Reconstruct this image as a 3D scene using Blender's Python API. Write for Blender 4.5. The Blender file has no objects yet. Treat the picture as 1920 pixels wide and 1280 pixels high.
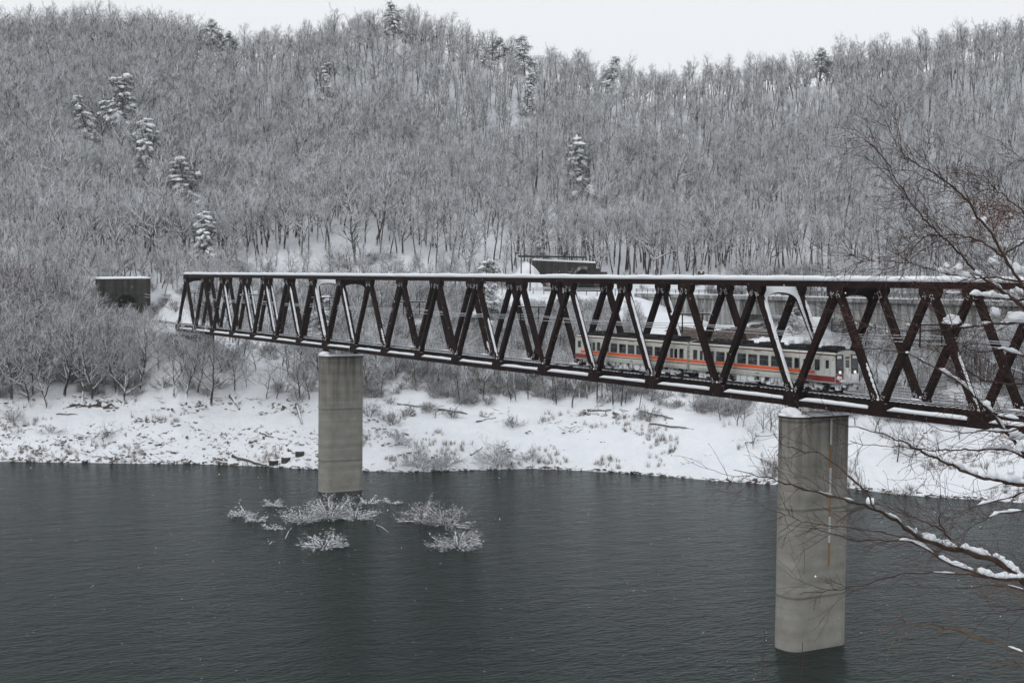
import bpy, math, random
import numpy as np
from mathutils import Vector, Matrix, noise as mnoise
random.seed(7); RS = np.random.RandomState(11)
SC = bpy.context.scene; COL = SC.collection
# ------------------------------------------------------------------ camera
F, YAW, PIT, ROL = 2651.82, -1.03444235, -0.0452192978, 0.00892746977      # focal length in px of a 1920 px wide frame
CP = np.array([230.88, -81.94, 10.52])
FW = np.array([math.sin(YAW)*math.cos(PIT), math.cos(YAW)*math.cos(PIT), math.sin(PIT)])
_r = np.array([math.cos(YAW), -math.sin(YAW), 0.0]); _u = np.cross(_r, FW)
RT = math.cos(ROL)*_r + math.sin(ROL)*_u; UP = -math.sin(ROL)*_r + math.cos(ROL)*_u
cam_d = bpy.data.cameras.new('camera'); cam = bpy.data.objects.new('camera', cam_d); COL.objects.link(cam)
cam.matrix_world = Matrix(((RT[0], UP[0], -FW[0], CP[0]), (RT[1], UP[1], -FW[1], CP[1]), (RT[2], UP[2], -FW[2], CP[2]), (0, 0, 0, 1)))
cam_d.sensor_width = 36; cam_d.sensor_fit = 'HORIZONTAL'; cam_d.lens = 36*F/1920
cam_d.clip_start = 0.2; cam_d.clip_end = 5000
SC.camera = cam
# ------------------------------------------------------------------ sky, sun, exposure
W = bpy.data.worlds.new('World'); SC.world = W; W.use_nodes = True
wn = W.node_tree.nodes; wl = W.node_tree.links; wn.clear()
sky = wn.new('ShaderNodeTexSky'); sky.sky_type = 'NISHITA'; sky.sun_disc = False
sky.sun_elevation = math.radians(38); sky.sun_rotation = math.radians(150); sky.dust_density = 6; sky.air_density = 1.5
hs = wn.new('ShaderNodeHueSaturation'); hs.inputs['Saturation'].default_value = 0.12; hs.inputs['Value'].default_value = 0.10
wl.new(sky.outputs[0], hs.inputs['Color'])
mx = wn.new('ShaderNodeMixRGB'); mx.inputs[0].default_value = 0.88; mx.inputs[2].default_value = (0.845, 0.875, 0.91, 1)   # cloud layer
wl.new(hs.outputs[0], mx.inputs[1])
bg = wn.new('ShaderNodeBackground'); bg.inputs['Strength'].default_value = 1.0
wo = wn.new('ShaderNodeOutputWorld'); wl.new(mx.outputs[0], bg.inputs[0]); wl.new(bg.outputs[0], wo.inputs[0])
sd = bpy.data.lights.new('sun', 'SUN'); so = bpy.data.objects.new('sun', sd); COL.objects.link(so)
sd.energy = 0.5; sd.angle = math.radians(30); sd.color = (1, 0.985, 0.96)
so.rotation_euler = (math.radians(52), 0, math.radians(30))
SC.view_settings.view_transform = 'Standard'; SC.view_settings.look = 'None'
SC.view_settings.exposure = 0.16; SC.view_settings.gamma = 1
SC.cycles.use_denoising = True; SC.cycles.denoising_prefilter = 'ACCURATE'; SC.cycles.max_bounces = 6; SC.cycles.diffuse_bounces = 3; SC.cycles.glossy_bounces = 3; SC.cycles.transmission_bounces = 2
SC.cycles.volume_bounces = 2; SC.cycles.transparent_max_bounces = 4; SC.cycles.caustics_reflective = False; SC.cycles.caustics_refractive = False
HAZE = 0.00012
# ------------------------------------------------------------------ projection helpers (used for measuring the place)
def ray(px, py): return FW + (px-960)/F*RT - (py-640)/F*UP
def at_range(px, py, R):
    d = ray(px, py); return CP + d*(R/math.hypot(d[0], d[1]))
def zat(px, py, R): return float(at_range(px, py, R)[2])
def at_y(px, py, Y):
    d = ray(px, py); return CP + d*((Y-CP[1])/d[1])
def proj(p):
    d = np.asarray(p, float)-CP; z = d@FW; return 960+F*(d@RT)/z, 640-F*(d@UP)/z
def xy_of(px, R):
    d = ray(px, 520); h = math.hypot(d[0], d[1]); return CP[0]+d[0]/h*R, CP[1]+d[1]/h*R
# ------------------------------------------------------------------ object helpers
def tag(o, label=None, cat=None, group=None, kind=None):
    if label: o['label'] = label
    if cat: o['category'] = cat
    if group: o['group'] = group
    if kind: o['kind'] = kind
    return o
def empty(name, loc=(0, 0, 0), rz=0, parent=None):
    o = bpy.data.objects.new(name, None); COL.objects.link(o); o.location = loc; o.rotation_euler = (0, 0, rz)
    o.empty_display_size = 0.2
    if parent: o.parent = parent
    return o
class MB:
    def __init__(s): s.v = []; s.f = []; s.m = []; s.n = 0
    def add(s, V, Fc, mi=0):
        V = np.asarray(V, float).reshape(-1, 3); s.v.append(V)
        for q in Fc: s.f.append([i+s.n for i in q]); s.m.append(mi)
        s.n += len(V)
    def hexa(s, P, mi=0):  # 8 points: bottom 4 ccw then top 4
        s.add(P, [(3, 2, 1, 0), (4, 5, 6, 7), (0, 1, 5, 4), (1, 2, 6, 5), (2, 3, 7, 6), (3, 0, 4, 7)], mi)
    def box(s, x0, x1, y0, y1, z0, z1, mi=0):
        s.hexa([(x0, y0, z0), (x1, y0, z0), (x1, y1, z0), (x0, y1, z0), (x0, y0, z1), (x1, y0, z1), (x1, y1, z1), (x0, y1, z1)], mi)
    def beam(s, a, b, w, h, side=(0, 1, 0), mi=0):  # rectangular member, w along side, h across
        a = np.array(a, float); b = np.array(b, float); d = b-a; d /= np.linalg.norm(d)
        sd_ = np.array(side, float); sd_ -= d*(sd_@d); sd_ /= np.linalg.norm(sd_); n = np.cross(sd_, d)
        P = []
        for c in (a, b):
            for i, j in ((-1, -1), (1, -1), (1, 1), (-1, 1)): P.append(c+sd_*i*w/2+n*j*h/2)
        s.hexa(P, mi)
    def tube(s, pts, rad, k=5, mi=0, cap=True):
        pts = np.asarray(pts, float); n = len(pts)
        if np.isscalar(rad): rad = [rad]*n
        T = np.gradient(pts, axis=0); T /= np.linalg.norm(T, axis=1)[:, None]+1e-9
        ref = np.array([0, 0, 1.0]) if abs(T[0][2]) < 0.8 else np.array([1.0, 0, 0])
        A = np.cross(T, ref); A /= np.linalg.norm(A, axis=1)[:, None]+1e-9; B = np.cross(T, A)
        an = np.arange(k)*2*math.pi/k
        V = pts[:, None, :] + np.array(rad)[:, None, None]*(np.cos(an)[None, :, None]*A[:, None, :]+np.sin(an)[None, :, None]*B[:, None, :])
        Fc = []
        for i in range(n-1):
            for j in range(k): Fc.append((i*k+j, i*k+(j+1) % k, (i+1)*k+(j+1) % k, (i+1)*k+j))
        if cap: Fc.append(tuple(range(k))); Fc.append(tuple((n-1)*k+j for j in reversed(range(k))))
        s.add(V, Fc, mi)
    def blob(s, c, r, mi=0, sub=2, amp=0.25, flat=1.0, rot=0.0, pitch=0.0):
        c = np.array(c, float); r = np.array(r, float) if not np.isscalar(r) else np.array([r]*3, float)
        V, Fc = ICO[sub]; o = RS.rand(3)*100
        D = np.array([1+amp*mnoise.noise(Vector(v*1.6+o)) for v in V])
        Q = V*D[:, None]*r
        if flat < 1: Q[:, 2] = np.where(Q[:, 2] < 0, Q[:, 2]*flat, Q[:, 2])
        if pitch: cq, sq = math.cos(pitch), math.sin(pitch); Q = np.stack([Q[:, 0]*cq+Q[:, 2]*sq, Q[:, 1], -Q[:, 0]*sq+Q[:, 2]*cq], 1)
        if rot:
            cr, sr = math.cos(rot), math.sin(rot); Q = np.stack([Q[:, 0]*cr-Q[:, 1]*sr, Q[:, 0]*sr+Q[:, 1]*cr, Q[:, 2]], 1)
        s.add(Q+c, Fc, mi)
    def mesh(s, name, mats, smooth=False):
        me = bpy.data.meshes.new(name); V = np.concatenate(s.v) if s.v else np.zeros((0, 3))
        me.vertices.add(len(V)); me.vertices.foreach_set('co', V.astype(np.float32).ravel())
        L = [len(q) for q in s.f]; tot = sum(L)
        me.loops.add(tot); me.polygons.add(len(L))
        me.loops.foreach_set('vertex_index', np.fromiter((i for q in s.f for i in q), np.int32, tot))
        st = np.concatenate([[0], np.cumsum(L)[:-1]]) if L else []
        me.polygons.foreach_set('loop_start', np.array(st, np.int32)); me.polygons.foreach_set('loop_total', np.array(L, np.int32))
        me.polygons.foreach_set('material_index', np.array(s.m, np.int32))
        me.polygons.foreach_set('use_smooth', np.full(len(L), smooth))
        for m_ in (mats if isinstance(mats, (list, tuple)) else [mats]): me.materials.append(m_)
        me.update(); me.validate(); return me
    def build(s, name, mats, parent=None, smooth=False, loc=None):
        o = bpy.data.objects.new(name, s.mesh(name, mats, smooth)); COL.objects.link(o)
        if parent: o.parent = parent
        if loc is not None: o.location = loc
        return o
def _ico():
    import bmesh
    out = {}
    for k in (1, 2, 3):
        bm = bmesh.new(); bmesh.ops.create_icosphere(bm, subdivisions=k, radius=1)
        out[k] = (np.array([v.co[:] for v in bm.verts]), [tuple(v.index for v in f.verts) for f in bm.faces]); bm.free()
    return out
ICO = _ico()
# ------------------------------------------------------------------ materials
def mat(name): 
    m_ = bpy.data.materials.new(name); m_.use_nodes = True; nt = m_.node_tree; b = nt.nodes['Principled BSDF']; return m_, nt, b
def N(nt, t, **k):
    n = nt.nodes.new(t)
    for a, v in k.items():
        if a in n.inputs: n.inputs[a].default_value = v
        else: setattr(n, a, v)
    return n
def noise_tex(nt, scale, detail=3, coord='Object', stretch=None, rough=0.5):
    tc = N(nt, 'ShaderNodeTexCoord'); src = tc.outputs[coord] if coord != 'World' else N(nt, 'ShaderNodeNewGeometry').outputs['Position']
    if stretch:
        mp = N(nt, 'ShaderNodeMapping'); mp.inputs['Scale'].default_value = stretch; nt.links.new(src, mp.inputs[0]); src = mp.outputs[0]
    n = N(nt, 'ShaderNodeTexNoise'); n.inputs['Scale'].default_value = scale; n.inputs['Detail'].default_value = detail; n.inputs['Roughness'].default_value = rough
    nt.links.new(src, n.inputs['Vector']); return n.outputs['Fac']
def ramp(nt, fac, stops):
    r = N(nt, 'ShaderNodeValToRGB'); e = r.color_ramp.elements
    while len(e) < len(stops): e.new(0.5)
    for el, (p, c) in zip(e, stops): el.position = p; el.color = (*c, 1) if len(c) == 3 else c
    nt.links.new(fac, r.inputs[0]); return r.outputs[0]
def mix(nt, fac, a, b, mode='MIX'):
    m_ = N(nt, 'ShaderNodeMixRGB'); m_.blend_type = mode
    for i, x in ((0, fac), (1, a), (2, b)):
        if hasattr(x, 'links') or hasattr(x, 'is_linked'): nt.links.new(x, m_.inputs[i])
        else: m_.inputs[i].default_value = (*x, 1) if isinstance(x, tuple) and len(x) == 3 else x
    return m_.outputs[0]
def bump(nt, b, h, strength=0.3, dist=0.05):
    bp = N(nt, 'ShaderNodeBump'); bp.inputs['Strength'].default_value = strength; bp.inputs['Distance'].default_value = dist
    nt.links.new(h, bp.inputs['Height']); nt.links.new(bp.outputs[0], b.inputs['Normal'])
SNOWC = (0.80, 0.82, 0.85)
def snow_mask(nt, lo, hi, nscale=0.0, namp=0.0):  # how far a face looks up, broken up by noise
    g = N(nt, 'ShaderNodeNewGeometry'); sp = N(nt, 'ShaderNodeSeparateXYZ'); nt.links.new(g.outputs['Normal'], sp.inputs[0]); f = sp.outputs['Z']
    if nscale:
        n = noise_tex(nt, nscale, 2, 'World'); mm = N(nt, 'ShaderNodeMath'); mm.operation = 'MULTIPLY_ADD'; nt.links.new(n, mm.inputs[0]); mm.inputs[1].default_value = namp; nt.links.new(f, mm.inputs[2]); f = mm.outputs[0]
        lo += namp*.5; hi += namp*.5
    mr = N(nt, 'ShaderNodeMapRange'); mr.inputs['From Min'].default_value = lo; mr.inputs['From Max'].default_value = hi; nt.links.new(f, mr.inputs['Value']); return mr.outputs[0]
M = {}
def mk_snow():
    m_, nt, b = mat('snow'); b.inputs['Roughness'].default_value = 0.9; b.inputs['Specular IOR Level'].default_value = 0.15
    n = noise_tex(nt, 3, 4, 'World'); c = ramp(nt, n, [(0.3, (0.77, 0.79, 0.825)), (0.7, (0.83, 0.85, 0.88))]); nt.links.new(c, b.inputs['Base Color']); bump(nt, b, n, 0.35, 0.06); M['snow'] = m_
def mk_wood(key, c1, c2, lo, hi, namp=0.5, scale=2.0):
    m_, nt, b = mat(key); b.inputs['Roughness'].default_value = 0.95; b.inputs['Specular IOR Level'].default_value = 0.1
    base = ramp(nt, noise_tex(nt, 6, 3, 'World', (1, 1, .3)), [(0.3, c1), (0.7, c2)])
    oi = N(nt, 'ShaderNodeObjectInfo'); ob = ramp(nt, oi.outputs['Random'], [(0.0, (0.7, 0.68, 0.66)), (1.0, (1.25, 1.22, 1.2))]); base = mix(nt, 1.0, base, ob, 'MULTIPLY')
    sm = snow_mask(nt, lo, hi, scale, namp); va = N(nt, 'ShaderNodeMath'); va.operation = 'MULTIPLY'; va.inputs[1].default_value = 7.13; nt.links.new(oi.outputs['Random'], va.inputs[0]); fr = N(nt, 'ShaderNodeMath'); fr.operation = 'FRACT'; nt.links.new(va.outputs[0], fr.inputs[0])
    ma = N(nt, 'ShaderNodeMapRange'); ma.inputs['To Min'].default_value = 0.8; ma.inputs['To Max'].default_value = 1.0; nt.links.new(fr.outputs[0], ma.inputs['Value']); mu = N(nt, 'ShaderNodeMath'); mu.operation = 'MULTIPLY'; nt.links.new(sm, mu.inputs[0]); nt.links.new(ma.outputs[0], mu.inputs[1])
    c = mix(nt, mu.outputs[0], base, SNOWC); nt.links.new(c, b.inputs['Base Color']); M[key] = m_
mk_snow()
mk_wood('bark', (0.034, 0.029, 0.028), (0.088, 0.077, 0.073), 0.1, 0.35, 0.8, 1.0)
mk_wood('twig', (0.034, 0.029, 0.028), (0.085, 0.075, 0.071), -0.25, -0.05, 1.9, 0.5)
mk_wood('bank_twig', (0.036, 0.031, 0.030), (0.09, 0.08, 0.076), -0.08, 0.12, 1.5, 0.6)
mk_wood('red_twig', (0.05, 0.032, 0.029), (0.11, 0.073, 0.066), 0.22, 0.4, 1.2, 0.6)
mk_wood('shrub_twig', (0.045, 0.036, 0.032), (0.11, 0.09, 0.08), 0.1, 0.3, 0.8, 0.9)
mk_wood('laden_twig', (0.06, 0.05, 0.045), (0.10, 0.085, 0.075), 0.25, 0.4, 0.8, 1.2)
mk_wood('pine_bark', (0.10, 0.055, 0.04), (0.17, 0.09, 0.065), 0.5, 0.75, 0.3, 1)
mk_wood('needles', (0.018, 0.026, 0.018), (0.045, 0.055, 0.038), 0.75, 0.95, 0.7, 1.2)
mk_wood('front_bark', (0.035, 0.023, 0.019), (0.095, 0.064, 0.053), 0.97, 1.1, 0.1, 8)
mk_wood('front_twig', (0.045, 0.027, 0.023), (0.11, 0.066, 0.055), 1.2, 1.4, 0.1, 8)
mk_wood('tan_twig', (0.09, 0.058, 0.038), (0.17, 0.115, 0.075), 1.2, 1.4, 0.1, 8)
mk_wood('rust_leaf', (0.07, 0.028, 0.016), (0.14, 0.06, 0.035), 1.2, 1.4, 0.1, 8)
mk_wood('driftwood', (0.05, 0.042, 0.036), (0.16, 0.14, 0.12), 0.45, 0.7, 0.4, 1.5)
mk_wood('soil', (0.03, 0.024, 0.02), (0.085, 0.068, 0.055), 0.72, 0.85, 0.5, 0.8)
mk_wood('dry_grass', (0.16, 0.13, 0.095), (0.30, 0.25, 0.19), 0.9, 1.1, 0.1, 1)
def mk_terrain():
    m_, nt, b = mat('snow_ground'); b.inputs['Roughness'].default_value = 0.9; b.inputs['Specular IOR Level'].default_value = 0.15
    n = noise_tex(nt, 0.35, 6, 'World'); c = ramp(nt, n, [(0.3, (0.76, 0.785, 0.83)), (0.7, (0.83, 0.85, 0.88))])
    at = N(nt, 'ShaderNodeAttribute'); at.attribute_name = 'soil'
    n2 = noise_tex(nt, 0.9, 6, 'World', None, 0.7)
    mm = N(nt, 'ShaderNodeMath'); mm.operation = 'ADD'; nt.links.new(n2, mm.inputs[0]); nt.links.new(at.outputs['Fac'], mm.inputs[1])
    k = ramp(nt, mm.outputs[0], [(0.97, (0, 0, 0)), (1.03, (1, 1, 1))])
    soil = ramp(nt, noise_tex(nt, 2.5, 4, 'World'), [(0.3, (0.035, 0.028, 0.024)), (0.7, (0.12, 0.09, 0.068))])
    nt.links.new(mix(nt, k, c, soil), b.inputs['Base Color']); bump(nt, b, noise_tex(nt, 1.6, 6, 'World', None, 0.65), 0.7, 0.35); M['terrain'] = m_
mk_terrain()
def mk_steel():
    m_, nt, b = mat('weathering_steel'); b.inputs['Roughness'].default_value = 0.8; b.inputs['Specular IOR Level'].default_value = 0.12
    n = noise_tex(nt, 1.3, 5, 'World', (1, 1, .35), 0.65)
    c = ramp(nt, n, [(0.28, (0.007, 0.004, 0.004)), (0.5, (0.017, 0.008, 0.0075)), (0.75, (0.034, 0.013, 0.0115))])
    sp = noise_tex(nt, 5, 2, 'World'); k = ramp(nt, sp, [(0.745, (0, 0, 0)), (0.765, (1, 1, 1))])
    nt.links.new(mix(nt, k, c, SNOWC), b.inputs['Base Color']); M['steel'] = m_
    m2, nt, b = mat('dark_steel'); b.inputs['Roughness'].default_value = 0.8; b.inputs['Specular IOR Level'].default_value = 0.12
    c = ramp(nt, noise_tex(nt, 2, 4, 'World'), [(0.3, (0.008, 0.006, 0.006)), (0.7, (0.022, 0.013, 0.012))]); nt.links.new(c, b.inputs['Base Color']); M['dark_steel'] = m2
mk_steel()
def mk_concrete(key, a, b_, wear=1.0, zb=-30, streak=(1, 1, .05), rust=0.0):
    m_, nt, b = mat(key); b.inputs['Roughness'].default_value = 0.9
    base = ramp(nt, noise_tex(nt, 0.8, 5, 'World', None, 0.6), [(0.3, a), (0.7, b_)])
    lay = ramp(nt, noise_tex(nt, 1.0, 4, 'World', (.05, .05, 1.3)), [(0.3, (0.72, 0.71, 0.70)), (0.62, (1.04, 1.04, 1.04))])       # pour lifts
    c = mix(nt, 0.9*wear, base, lay, 'MULTIPLY')
    st = ramp(nt, noise_tex(nt, 1.2, 4, 'World', streak, 0.6), [(0.42, (0.38, 0.36, 0.34)), (0.6, (1, 1, 1))])                       # runs of damp
    g = N(nt, 'ShaderNodeNewGeometry'); sp = N(nt, 'ShaderNodeSeparateXYZ'); nt.links.new(g.outputs['Position'], sp.inputs[0])
    mr = N(nt, 'ShaderNodeMapRange'); mr.inputs['From Min'].default_value = zb; mr.inputs['From Max'].default_value = zb+11; nt.links.new(sp.outputs['Z'], mr.inputs['Value'])
    c = mix(nt, mr.outputs[0], c, mix(nt, 1.0, c, st, 'MULTIPLY'))
    if rust:
        rr = ramp(nt, noise_tex(nt, 1.0, 4, 'World', (1.1, 1.1, .04), 0.6), [(0.57, (0, 0, 0)), (0.72, (1, 1, 1))])
        mm = N(nt, 'ShaderNodeMath'); mm.operation = 'MULTIPLY'; nt.links.new(rr, mm.inputs[0]); nt.links.new(mr.outputs[0], mm.inputs[1])
        m3 = N(nt, 'ShaderNodeMath'); m3.operation = 'MULTIPLY'; nt.links.new(mm.outputs[0], m3.inputs[0]); m3.inputs[1].default_value = rust
        c = mix(nt, m3.outputs[0], c, (0.15, 0.075, 0.035))
    jo = N(nt, 'ShaderNodeTexWave'); jo.wave_type = 'BANDS'; jo.bands_direction = 'Z'; jo.inputs['Scale'].default_value = 0.042; jo.inputs['Distortion'].default_value = 0.2; jo.inputs['Phase Offset'].default_value = 1.2
    nt.links.new(g.outputs['Position'], jo.inputs['Vector']); jk = ramp(nt, jo.outputs['Fac'], [(0.0, (0.55, 0.55, 0.55)), (0.0003, (1, 1, 1))])
    c = mix(nt, 1.0, c, jk, 'MULTIPLY')
    nt.links.new(c, b.inputs['Base Color']); bump(nt, b, noise_tex(nt, 6, 4, 'World'), 0.3, 0.03); M[key] = m_
mk_concrete('pier_concrete', (0.24, 0.232, 0.208), (0.325, 0.315, 0.285), 0.9, -11, rust=0.55)
mk_concrete('road_concrete', (0.30, 0.31, 0.31), (0.40, 0.41, 0.41), 0.3, -12)
mk_concrete('dark_concrete', (0.022, 0.020, 0.019), (0.062, 0.056, 0.05), 0.5, -12)
def flat(key, c, rough=0.6, metal=0.0, var=0.12, spec=0.5, scale=3):
    m_, nt, b = mat(key); b.inputs['Roughness'].default_value = rough; b.inputs['Metallic'].default_value = metal; b.inputs['Specular IOR Level'].default_value = spec
    n = noise_tex(nt, scale, 4, 'World', None, 0.6); col = ramp(nt, n, [(0.3, tuple(x*(1-var) for x in c)), (0.7, tuple(min(1, x*(1+var)) for x in c))]); nt.links.new(col, b.inputs['Base Color']); M[key] = m_
flat('cream', (0.56, 0.56, 0.515), 0.45); flat('car_red', (0.22, 0.016, 0.024), 0.4); flat('maroon', (0.11, 0.012, 0.018), 0.4); flat('orange', (0.78, 0.115, 0.02), 0.4, var=.06)
flat('roof_grey', (0.022, 0.022, 0.023), 0.85, var=.6, spec=.1); flat('black_face', (0.012, 0.013, 0.016), 0.15); flat('under_grey', (0.03, 0.03, 0.032), 0.8, var=.5)
flat('white_paint', (0.72, 0.72, 0.70)); flat('sign_dark', (0.03, 0.032, 0.034), 0.6); flat('yellow_paint', (0.29, 0.125, 0.025), .6, var=.25); flat('seat_blue', (0.02, 0.022, 0.035), .8, var=.5, scale=1.2)
flat('galvanised', (0.26, 0.27, 0.28), 0.5); flat('wire_metal', (0.35, 0.36, 0.37), 0.6); flat('rubber', (0.02, 0.02, 0.02), .8); flat('tunnel_shade', (0.025, 0.024, 0.023), .9); flat('caution_yellow', (0.6, 0.3, 0.02), .6)  # tunnel colour near black: darkness of the unlit depth put into the paint
flat('gap_grey', (0.30, 0.30, 0.26), 0.7, var=.3)
mk_wood('under_ice', (0.02, 0.02, 0.021), (0.05, 0.05, 0.052), -0.35, 0.05, 2.2, 1.6)
def mk_glass():
    m_, nt, b = mat('window_glass'); b.inputs['Roughness'].default_value = 0.06; b.inputs['Specular IOR Level'].default_value = 0.7
    c = ramp(nt, noise_tex(nt, 1.7, 3, 'World'), [(0.35, (0.010, 0.011, 0.016)), (0.6, (0.035, 0.036, 0.05)), (0.72, (0.10, 0.10, 0.12))]); nt.links.new(c, b.inputs['Base Color']); M['glass'] = m_
    m2, nt, b = mat('headlight_glow'); b.inputs['Emission Color'].default_value = (1, 0.86, 0.68, 1); b.inputs['Emission Strength'].default_value = 1.3; M['lamp'] = m2
mk_glass()
def mk_water():
    m_, nt, b = mat('lake_water'); b.inputs['Base Color'].default_value = (0.010, 0.019, 0.0165, 1); b.inputs['Roughness'].default_value = 0.16; b.inputs['IOR'].default_value = 1.12
    g = N(nt, 'ShaderNodeNewGeometry')
    def lay(sc, stretch, rot, det):
        mp = N(nt, 'ShaderNodeMapping'); mp.inputs['Scale'].default_value = stretch; mp.inputs['Rotation'].default_value = (0, 0, rot); nt.links.new(g.outputs['Position'], mp.inputs[0])
        n = N(nt, 'ShaderNodeTexNoise'); n.inputs['Scale'].default_value = sc; n.inputs['Detail'].default_value = det; n.inputs['Roughness'].default_value = 0.55; nt.links.new(mp.outputs[0], n.inputs['Vector']); return n.outputs['Fac']
    a = lay(2.7, (1.0, 0.40, 1), 0.55, 4); c = lay(0.5, (1.0, 0.5, 1), 0.2, 2); p = lay(0.03, (1, .6, 1), .3, 3)
    mm = N(nt, 'ShaderNodeMath'); mm.operation = 'MULTIPLY_ADD'; nt.links.new(c, mm.inputs[0]); mm.inputs[1].default_value = 1.2; nt.links.new(a, mm.inputs[2])
    bp = N(nt, 'ShaderNodeBump'); bp.inputs['Distance'].default_value = 0.60
    st = N(nt, 'ShaderNodeMapRange'); st.inputs['From Min'].default_value = 0.35; st.inputs['From Max'].default_value = 0.65; st.inputs['To Min'].default_value = 0.7; st.inputs['To Max'].default_value = 1.0; nt.links.new(p, st.inputs['Value'])
    nt.links.new(st.outputs[0], bp.inputs['Strength']); nt.links.new(mm.outputs[0], bp.inputs['Height']); nt.links.new(bp.outputs[0], b.inputs['Normal']); M['water'] = m_
mk_water()
# ------------------------------------------------------------------ terrain
ZW = -21.0
SHORE = ([-300, 0, 200, 400, 595, 700, 770, 1000, 1060, 1200, 1330, 1450, 1600, 1700, 1920, 2300], [262, 250.4, 244, 239.6, 231.2, 228.8, 227.4, 232.7, 231.9, 228.3, 223, 220.5, 219.9, 215.2, 213.8, 212])
# px: ledge base (y, R), ledge top, bench, foot, road edge, ridge ground
COLS = {
 -400: ((764, 272), (756, 273), (690, 286), (600, 322), (560, 338), (78, 522)),
 0:    ((764, 268), (754, 269), (700, 283), (620, 312), (560, 336), (78, 520)),
 225:  ((759, 263), (748, 264), (690, 280), (603, 306), (540, 332), (76, 518)),
 335:  ((764, 257), (755, 258), (690, 265), (613, 276), (545, 328), (96, 510)),
 420:  ((767, 258), (757, 259), (690, 273), (625, 298), (545, 330), (118, 505)),
 600:  ((772, 253), (762, 254), (700, 268), (600, 300), (540, 330), (99, 500)),
 730:  ((776, 251), (768, 252), (705, 266), (595, 302), (542, 332), (76, 500)),
 900:  ((776, 251), (768, 252), (700, 268), (575, 312), (545, 335), (118, 500)),
 1050: ((772, 253), (764, 254), (690, 270), (560, 320), (547, 340), (160, 495)),
 1200: ((782, 247), (774, 248), (690, 268), (556, 322), (548, 341), (188, 480)),
 1330: ((795, 241), (790, 243), (690, 268), (640, 290), (549, 338), (178, 480)),
 1500: ((800, 237), (796, 239), (700, 262), (590, 302), (540, 335), (166, 480)),
 1700: ((806, 233), (800, 236), (745, 264), (650, 315), (550, 350), (136, 495)),
 1920: ((816, 236), (810, 239), (750, 270), (650, 320), (550, 355), (98, 510)),
 2400: ((820, 238), (815, 241), (750, 275), (650, 325), (550, 360), (70, 515)),
}
_cp = sorted(COLS); ROWR = []; ROWZ = []
for c in _cp:
    sr = float(np.interp(c, *SHORE)); P_ = COLS[c]
    R_ = [2, 14, 30, sr-16, sr]; Z_ = [9.0, 3.5, -26, -26, ZW-.05]
    for (y, R) in P_[:5]: R_.append(R); Z_.append(zat(c, y, R))
    yr, Rr = P_[5]; zr = zat(c, yr, Rr); z0 = Z_[-1]; r0 = R_[-1]
    for t in (.25, .5, .75): R_.append(r0+(Rr-r0)*t); Z_.append(z0+(zr-z0)*(t-.13*math.sin(t*math.pi)))
    R_ += [Rr, Rr+30, Rr+90]; Z_ += [zr, zr-6, zr-45]
    ROWR.append(R_); ROWZ.append(Z_)
ROWR = np.array(ROWR); ROWZ = np.array(ROWZ); _cp = np.array(_cp, float)
def vnoise(x, y, s, seed=0):
    return mnoise.noise(Vector((x/s, y/s, seed*17.3)))
def base_z(px, R):
    rr = [np.interp(px, _cp, ROWR[:, k]) for k in range(ROWR.shape[1])]; zz = [np.interp(px, _cp, ROWZ[:, k]) for k in range(ROWR.shape[1])]
    sh = np.interp(px, *SHORE); rr[4] = sh; rr[3] = sh-16
    return float(np.interp(R, rr, zz)), rr
FLAT = []   # (x, y, ux, uy, half length, half width, z, soft edge) level ground at portals
def height(px, R, xy=None):
    z, rr = base_z(px, R); x, y = xy if xy is not None else xy_of(px, R)
    if R > 40:
        k = min(1, max(0, (R-rr[4])/4)); j = min(1, max(0, (R-rr[5]-3)/25)); hh = min(1, max(0, (R-rr[9])/40))
        rk = min(1, max(0, (rr[13]-R)/60)); z += k*0.25*vnoise(x, y, 3.0, 1)+k*0.3*vnoise(x, y, 9, 2)*(1+j)+hh*(.2+.8*rk)*(7*vnoise(x, y, 60, 3)+3.0*vnoise(x, y, 22, 4))
        z += (1-k)*0.25*vnoise(x, y, 1.7, 5) if R > rr[4]-3 else 0
        if rr[4]+1 < R < rr[5]-2: z += 0.35*abs(vnoise(x, y, 1.8, 6))+.45*vnoise(x, y, 5.5, 12)
    for (fx, fy, ux, uy, hl, hw, fz, se) in FLAT:
        a = abs((x-fx)*ux+(y-fy)*uy)-hl; b = abs(-(x-fx)*uy+(y-fy)*ux)-hw; d = max(a, b)
        if d < se: t = max(0, d/se); z = fz*(1-t)+z*t if t > 0 else fz
    return z
_pxs = np.linspace(-600, 2600, 1601)
def px_of(x, y):
    dx, dy = x-CP[0], y-CP[1]; fwx, fwy = FW[0], FW[1]; h = math.hypot(fwx, fwy); f = (dx*fwx+dy*fwy)/h; r = (dx*_r[0]+dy*_r[1])
    return 960+r/f*F*1.0 if f > 0 else 5000
def hz(x, y): return height(px_of(x, y), math.hypot(x-CP[0], y-CP[1]), (x, y))
def ground_hit(px, py, R0=None):  # where the sight line through (px,py) first meets the ground
    R = R0 or 218.0; d = ray(px, py); h = math.hypot(d[0], d[1])
    while R < 620:
        p = CP+d*(R/h)
        g = height(px, R, (p[0], p[1]))
        if g >= p[2]: return p[0], p[1], g, R
        R += 0.5
    return None
def seat_top(px, ytop, H, Rmin=300, Rmax=520):  # ground spot where a tree H tall shows its top at ytop
    best = None
    for R in np.arange(Rmin, Rmax, 1.5):
        x, y = xy_of(px, R); z = height(px, R, (x, y)); e = abs(proj((x, y, z+H))[1]-ytop)
        if best is None or e < best[0]: best = (e, x, y, z, R)
    return best[1:]
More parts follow.
